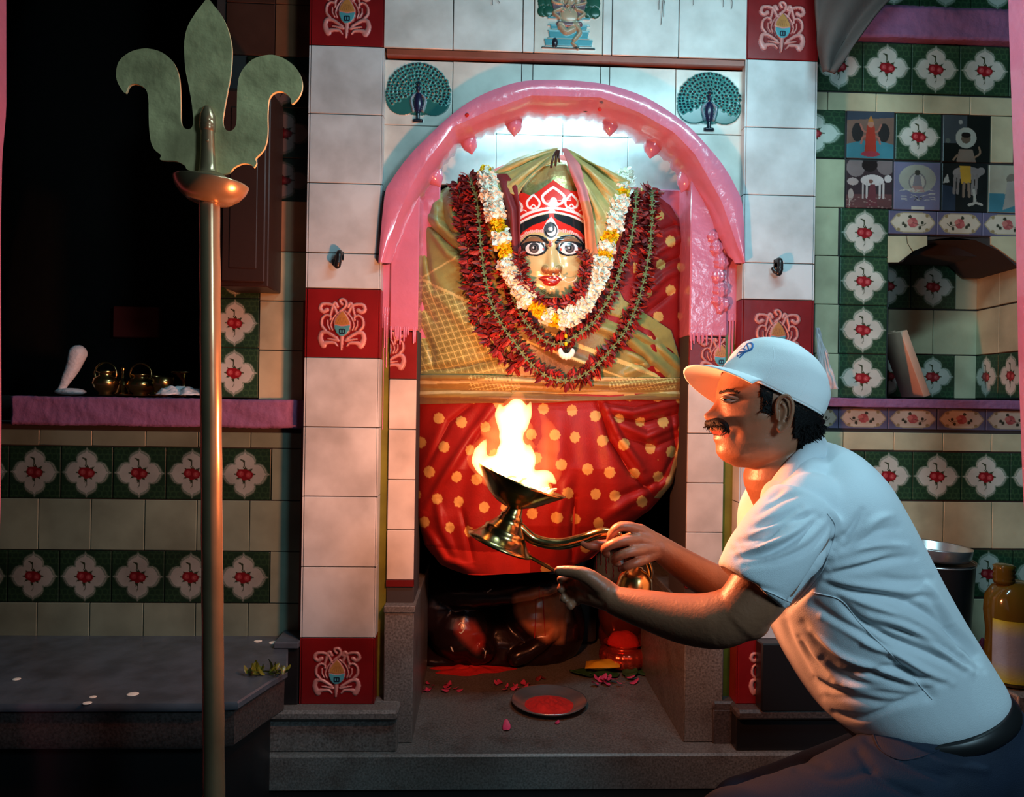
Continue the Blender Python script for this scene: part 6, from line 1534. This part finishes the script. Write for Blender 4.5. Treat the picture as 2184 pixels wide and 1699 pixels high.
# ================================================================ LOWER IDOLS (dark, in the alcove foot)
def paintpx(V,regs,base):
    X,Y=uvpx(V); C=np.zeros((len(V),4)); C[:,:3]=base
    for pl,c in regs:
        w_=np.mean([inpoly(X+a_,Y+b_,pl) for a_ in (-5,-2,2,5) for b_ in (-5,-2,2,5)],0)[:,None]; C[:,:3]=C[:,:3]*(1-w_)+np.array(c)*w_
    return C
def idol1():
    t=thing('reclining_idol','dark glossy reclining idol with painted eye and orange chest below the skirt','idol',(0,2.98,ZP))
    
    ps=[ell(AT(985,1340,2.96),(.13,.12,.13),30,20),ell(AT(935,1290,2.98),(.11,.11,.13),24,16),ell(AT(1020,1382,2.92),(.075,.07,.06),20,14),tube(spline([AT(1015,1372,2.90),AT(1035,1385,2.86),AT(1030,1397,2.88)],6),[.03,.022,.02,.02,.02,.02],12)]
    ps+=[ell(AT(1140,1300,3.02),(.14,.12,.16),28,18),ell(AT(1195,1330,3.06),(.10,.12,.15),28,18),ell(AT(1060,1368,3.03),(.18,.13,.12),24,16),ell(AT(1120,1380,3.03),(.20,.12,.09),24,16),ell(AT(1080,1240,3.12),(.30,.03,.16),30,16)]
    ps+=[tube(spline([AT(905,1240,2.98),AT(960,1262,2.92),AT(1060,1262,2.86),AT(1150,1250,2.82),AT(1215,1235,2.80)],14),np.interp(np.linspace(0,1,14),[0,.3,1],[.06,.062,.03]),20)]
    ps+=[tube(spline([AT(1180,1345,2.95),AT(1140,1382,2.92),AT(1100,1402,2.90)],8),[.034]*8,14),ell(AT(1010,1398,3.02),(.34,.12,.06),30,14)]
    V,Q,T=voxel(ps,.0055,4); V[:,2]=np.maximum(V[:,2],ZP+.001); V+=.0015*np.sin(V[:,[1,2,0]]*90)
    V[:,0]=np.clip(V[:,0],-.335,.835); V[:,1]=np.minimum(V[:,1],3.15)
    C=paintpx(V,[([(1095,1270),(1150,1255),(1190,1275),(1195,1330),(1170,1370),(1130,1345),(1100,1310)],(.70,.24,.09)),([(1180,1250),(1215,1250),(1200,1370),(1180,1370)],(.45,.20,.10)),([(975,1325),(1010,1320),(1030,1360),(1020,1395),(990,1370),(970,1345)],(.42,.06,.04)),([(1010,1350),(1032,1355),(1030,1385),(1012,1375)],(.40,.03,.02))],(.016,.007,.008))
    g=MB(); g.add(V,Q,C); o=g.build('body',['idol'],t)
    g=MB(); bvh=BVHTree.FromPolygons([tuple(x) for x in V],[tuple(x) for x in Q.tolist()])
    def on(pts,n=16):
        out=[]
        for x,y in spline(pts,n):
            d=AT(x,y,3.0)-CAM; h=bvh.ray_cast(Vector(CAM),Vector(d).normalized())
            if h[0] is not None: out.append(np.array(h[0])-d/np.linalg.norm(d)*.001)
        return out
    for pts,w_ in (([(978,1332),(984,1327),(991,1332),(990,1342),(984,1349)],.0022),([(986,1336),(989,1343),(984,1350),(980,1348)],.002),([(962,1380),(966,1388)],.003),([(1036,1388),(1034,1402)],.002),([(1040,1262),(1048,1256)],.002)):
        q=on(pts)
        if len(q)>3: v,f=tube(np.array(q),w_,8); g.add(v,f)
    g.build('painted_eye',['petalwhite'],t)
    g=MB()
    for pts in ([(1143,1272),(1142,1320),(1140,1360)],[(1158,1262),(1160,1310),(1163,1355)],[(1150,1250),(1150,1280)]):
        q=on(pts)
        if len(q)>3: v,f=tube(np.array(q),.0016,6); g.add(v,f)
    g.build('red_drip',['sindoor'],t)
idol1()
def idol2():
    t=thing('small_idol','small rounded orange stone idol with red drips behind the raised hands','idol',(.42,2.99,ZP))
    ps=[ell(AT(1322,1212,3.02),(.11,.08,.105),26,18),ell(AT(1330,1290,3.06),(.11,.08,.16),26,18),ell(AT(1335,1350,3.10),(.115,.085,.13),24,14)]
    V,Q,T=voxel(ps,.005,5); V[:,2]=np.maximum(V[:,2],ZP+.001); C=paintpx(V,[([(1270,1180),(1380,1180),(1380,1236),(1270,1236)],(.70,.32,.15))],(.10,.018,.012)); g=MB(); g.add(V,Q,C); g.build('body',['idol'],t)
    bvh=BVHTree.FromPolygons([tuple(x) for x in V],[tuple(x) for x in Q.tolist()]); g=MB()
    for x,l in ((1272,30),(1282,22),(1293,40),(1298,18),(1308,50),(1320,36),(1332,44),(1345,30)):
        out=[]
        for y in np.linspace(1178,1182+l,12):
            d=AT(x+random.uniform(-1,1),y,3.0)-CAM; h=bvh.ray_cast(Vector(CAM),Vector(d).normalized())
            if h[0] is not None: out.append(np.array(h[0])-d/np.linalg.norm(d)*.001)
        if len(out)>3: v,f=tube(np.array(out),.0022,6); g.add(v,f)
    g.build('red_drip',['sindoor'],t)
idol2()
# ================================================================ OFFERINGS ON THE PLATFORM
def onp(px,py,z=ZP): return ATZ(px,py,z)
# ribbed red pot
c=onp(1330,1422); c[1]+=.015
t=thing('ribbed_pot','ribbed red copper pot heaped with vermilion, behind the yellow packet','pot',tuple(c))
n=72; rings=[]
for r,z in ((.05,0),(.075,.004),(.088,.02),(.092,.045),(.086,.066),(.070,.075),(.060,.078),(.066,.088),(.078,.094),(.074,.094),(.058,.082)):
    rings.append([(c[0]+r*(1+.05*abs(math.cos(a_*9))*(1 if .01<z<.07 else 0))*math.cos(a_),c[1]+r*(1+.05*abs(math.cos(a_*9))*(1 if .01<z<.07 else 0))*math.sin(a_),ZP+.001+z) for a_ in np.linspace(0,2*math.pi,n,endpoint=False)])
g=MB(); v,f=loft(rings); g.add(v,f); g.build('body',['copper'],t)
g=MB(); v,f=ell(c+np.array([0,0,.095]),(.062,.058,.04),26,14); v+=.002*np.sin(v[:,[1,2,0]]*120); g.add(v,f); o=g.build('vermilion',['sindoor'],t)
# steel plate with vermilion
c=onp(1171,1506); 
t=thing('steel_plate','round steel plate holding red vermilion powder on the granite platform','plate',tuple(c))
g=MB(); rp_=.5*(onp(1251,1506)[0]-onp(1091,1506)[0]); prof=[(.002,.004),(.070,.004),(.085,.008),(rp_-.004,.024),(rp_,.026),(rp_+.001,.024),(rp_-.006,.018),(.084,.001),(.070,0),(.002,0)]
prof=[(r*rp_/.115 if r>.06 and r<.1 else r,z) for r,z in prof]; v,f=lathe(prof[::-1],72); g.add(v+c+[0,0,.001],f); g.build('dish',['steel'],t)
nr,nc=30,48; V=[]
for i in range(nr):
    for j in range(nc):
        r=i/(nr-1)*.088; a_=j/nc*2*math.pi; x,y=r*math.cos(a_),r*math.sin(a_); h=.014*math.exp(-((r/.06)**4))+.005*math.sin(x*90+1)*math.sin(y*70)+.003*math.sin(x*210)*math.sin(y*190+2); V.append((c[0]+x,c[1]+y-.008,c[2]+.006+max(0,h)*(1-(i/(nr-1))**4)))
g=MB(); g.add(np.array(V),gridF(nr,nc,True)); g.build('vermilion',['sindoor'],t)
# spilled vermilion by the idol (a heap)
c=onp(1000,1428); nr,nc=22,50; V=[]
for i in range(nr):
    for j in range(nc):
        s=i/(nr-1); a_=j/nc*2*math.pi; k=1+.18*math.sin(a_*3+1)+.1*math.sin(a_*7); V.append((c[0]+s*k*.15*math.cos(a_),c[1]+s*k*.055*math.sin(a_),ZP+.0005+.012*(1-s*s)*(1+.3*math.sin(a_*5+s*9))))
g=MB(); g.add(np.array(V),gridF(nr,nc,True)); tag(g.build('vermilion_heap',['sindoor']),'spilled heap of red vermilion powder beside the reclining idol','powder',kind='stuff')
# yellow packet
def yellow_packet():
    c=onp(1285,1434); t=thing('yellow_packet','small shiny yellow packet lying on the green leaves','packet',tuple(c))
    n=18; V=[]
    for s in (1,-1):
        for i in range(n):
            for j in range(n):
                u,v_=-1+2*i/(n-1),-1+2*j/(n-1); h=.024*(1-abs(u)**3)*(1-abs(v_)**3)*(1+.2*math.sin(u*5)*math.sin(v_*4)); V.append((c[0]+u*.066+.008*v_,c[1]-.005+v_*.040,ZP+.034+s*h*.6+u*.002))
    F=gridF(n,n); g=MB(); g.add(np.array(V),np.vstack([F,F+n*n])); g.build('packet',['yellowp'],t)
yellow_packet()
def leaf(px,py,ang,l,w_,lift,lab):
    c=onp(px,py); n,m_=16,9; V=[]
    for i in range(n):
        s=i/(n-1); hw=w_*math.sin(math.pi*s**.8)**.9
        for j in range(m_):
            q=-1+2*j/(m_-1); x=(s-.5)*l; y=q*hw; z=.004+lift*(.25+s*s)+abs(q)*.006+.003*math.sin(s*9+q*3); V.append((c[0]+x*math.cos(ang)-y*math.sin(ang),c[1]+x*math.sin(ang)+y*math.cos(ang),ZP+z))
    g=MB(); g.add(np.array(V),gridF(n,m_)); o=g.build('leaf',['leaf']); s=o.modifiers.new('s','SOLIDIFY'); s.thickness=.0008; tag(o,lab,'leaf','green leaves under the yellow packet')
leaf(1245,1440,2.9,.11,.035,.006,'green leaf pointing toward the steel plate, under the yellow packet edge'); leaf(1290,1444,3.3,.12,.034,.008,'broad green leaf directly in front of the yellow packet'); leaf(1345,1440,.9,.09,.030,.012,'upturned green leaf in front of the ribbed red pot'); leaf(1385,1438,.1,.11,.030,.006,'dark green leaf reaching toward the right pillar, last of the leaves')
# petals
def petal(px,py,s,label,grp,matn='pinkpetal',z=0):
    c=onp(px,py); v,f=petal_mesh(.030*s,.024*s,random.uniform(.1,.6),7); R=np.array((Matrix.Rotation(random.uniform(0,6.28),3,'Z')@Matrix.Rotation(random.uniform(-.3,.3),3,'X'))); v=v@R.T; v=v-[0,0,v[:,2].min()]
    g=MB(); g.add(v+np.array([c[0],c[1],ZP+.0012+z]),f); o=g.build('rose_petal',[matn]); s_=o.modifiers.new('s','SOLIDIFY'); s_.thickness=.0006; sb=o.modifiers.new('b','SUBSURF'); sb.levels=1; sb.render_levels=1; tag(o,label,'petal',grp)
for i in range(16): petal(random.uniform(895,985),random.uniform(1460,1478),random.uniform(.6,1.1),'pink rose petal in the loose drift below the reclining idol\'s head','petals drifted below the idol head',z=.002*(i%3))
for i in range(12): petal(random.uniform(1062,1135),random.uniform(1458,1476),random.uniform(.6,1.0),'magenta rose petal in the drift just behind the steel plate','petals behind the steel plate',z=.002*(i%3))
for i in range(12): petal(random.uniform(1268,1345),random.uniform(1450,1466),random.uniform(.7,1.3),'pink rose petal heaped in front of the green leaves','petals in front of the leaves',z=.004*(i%4))
petal(1080,1560,1.2,'pale pink rose petal lying alone in front of the steel plate','petals near the platform edge'); petal(1083,1548,.8,'small magenta petal touching the lone petal in front of the plate','petals near the platform edge'); petal(1185,1545,.7,'tiny pale petal at the front rim of the steel plate','petals near the platform edge')
for x,y,lab in ((872,1532,'dark red petal on the ledge edge at the left pillar foot'),(876,1495,'dark petal lying against the left granite ledge'),(1142,1452,'dark curled petal midway between idol and leaves'),(1165,1450,'second dark curled petal, nearest the leaves')): petal(x,y,.8,lab,'dark scattered petals','petalred')
# withered brown flower by the right ledge and dry garland on the side platform
def withered(px,py,z,lab,n,sp,matn,seed,name,cat):
    r=np.random.default_rng(seed); g=MB(); c=ATZ(px,py,z)
    for k in range(n):
        v,f=petal_mesh(.022,.012,r.uniform(-.5,1),5); R=np.array(Matrix.Rotation(r.uniform(0,6.28),3,'Z')@Matrix.Rotation(r.uniform(-1.2,0),3,'Y')@Matrix.Rotation(r.uniform(-1,1),3,'X')); v=v@R.T
        off=np.array([r.uniform(-sp,sp),r.uniform(-.3,.3)*sp,0]); v=v-[0,0,v[:,2].min()]; g.add(v+c+off+[0,0,.001+r.uniform(0,.006)],f)
    tag(g.build(name,[matn]),lab,cat)
withered(1442,1512,ZP,'withered dark red flower near the right granite ledge',14,.018,'petalred',1,'withered_flower','flower')
withered(565,1438,ZL,'withered olive flower string on the side platform, by the black block',34,.055,'olive',2,'withered_garland','garland')
for k,(x,y,s,lab) in enumerate(((35,1448,9,'white wax spot on the side platform, nearest the left jamb'),(198,1486,8,'small white wax spot just above the elongated one, side platform'),(186,1499,10,'elongated white wax spot at the front of the side platform'),(283,1480,13,'largest white wax spot, between jamb and trident pole'),(585,1370,12,'white wax spot at the back corner by the black block'),(550,1367,9,'white wax spot below the side wall tiles'))):
    c=ATZ(x,y,ZL); a_=ATZ(x+s,y,ZL); g=MB(); v,f=ell((c[0],c[1],ZL+.0005),(a_[0]-c[0],(a_[0]-c[0])*.9,.0015),16,8); g.add(v,f); tag(g.build('wax_spot',['petalwhite']),lab,'wax spot','wax spots on the side platform')
# ================================================================ RIGHT SIDE: bucket, plate, bottle
c=AT(1985,1330,2.15); bz=.33
t=thing('black_bucket','tall black bucket under a steel tray, behind the kneeling man\'s back','bucket',(c[0],2.2,bz))
cx_,cyb=AT(1982,1330,2.2)[0],2.2; zt_=AT(1982,1192,2.2)[2]; 
g=MB(); v,f=lathe([(.002,0),(.095,0),(.10,.006),(.118,zt_-bz-.01),(.121,zt_-bz),(.117,zt_-bz),(.11,zt_-bz-.02),(.002,zt_-bz-.03)],48); g.add(v+[cx_,cyb,bz+.001],f); g.build('body',['blackpaint'],t)
g=MB(); v,f=tube([(cx_+.118*math.cos(q),cyb+.118*math.sin(q),zt_-.004) for q in np.linspace(0,2*math.pi,40)],.003,8); g.add(v,f); v,f=tube([(cx_+.119,cyb,zt_),(cx_+.132,cyb,zt_-.004),(cx_+.13,cyb,zt_-.05)],.003,8); g.add(v,f); g.build('rim',['steel'],t)
t=thing('steel_tray','shallow steel tray resting on top of the black bucket','tray',(cx_-.01,cyb,zt_))
g=MB(); v,f=lathe([(.002,.004),(.10,.004),(.108,.010),(.112,.034),(.116,.037),(.116,.034),(.113,.008),(.108,0),(.002,0)][::-1],56); v=v@rotm('Y',.06).T; g.add(v+[cx_-.008,cyb,zt_+.008],f); g.build('dish',['steel'],t)
Yb=1.95; c=AT(2165,1462,Yb); 
t=thing('oil_bottle','large yellow oil bottle with ribbed neck at the right edge, behind the man\'s hip','bottle',tuple(c))
zb_,z1=AT(2165,1455,Yb)[2],AT(2165,1240,Yb)[2]; H_=z1-zb_
g=MB(); rings=[]
for s,r in ((0,.055),(.02,.072),(.10,.076),(.35,.072),(.5,.070),(.7,.076),(.85,.074),(.95,.058),(1.0,.034)): rings.append([(c[0]+math.copysign(abs(math.cos(q))**.8,math.cos(q))*r,Yb+math.copysign(abs(math.sin(q))**.8,math.sin(q))*r*.8,zb_+s*H_) for q in np.linspace(0,2*math.pi,40,endpoint=False)])
v,f=loft(rings); g.add(v,f); g.build('body',['oilp'],t)
g=MB(); v,f=lathe([(.024,0),(.026,.01),(.024,.014),(.027,.02),(.024,.026),(.027,.032),(.024,.038),(.027,.046),(.020,.050),(.002,.05)],30); g.add(v+[c[0]-.035,Yb,z1-.004],f); g.build('neck',['oilp'],t)
g=MB(); rings=[]
for s in (.06,.25,.5,.66): rings.append([(c[0]+math.copysign(abs(math.cos(q))**.8,math.cos(q))*.0785,Yb-math.copysign(abs(math.sin(q))**.8,math.sin(q))*.0645,zb_+s*H_) for q in np.linspace(.2,math.pi-.2,24)])
cc=np.zeros((4,24,4)); cc[...,:3]=(.36,.38,.02); cc[1:3,:,:3]=(.22,.27,.32)
g.add(np.array(rings).reshape(-1,3),gridF(4,24),cc.reshape(-1,4)); o=g.build('bottle_label',['cloth'],t); o['label']='faded yellow and blue wrap'
g=MB(); v,f=box(AT(2120,1460,Yb)[0],AT(2215,1460,Yb)[0],Yb-.09,Yb+.35,bz,zb_-.001,.004); g.add(v,f)
struct(g.build('trim_13',['granite'],smooth='auto'),'stone block under the oil bottle')
# crumpled red and white rag behind the bucket
crumple('crumpled_rag',(AT(2075,1330,2.3)[0],2.27,bz),(.05,.04),.10,'pinkpetal','crumpled pink rag between black bucket and oil bottle','rag',9)
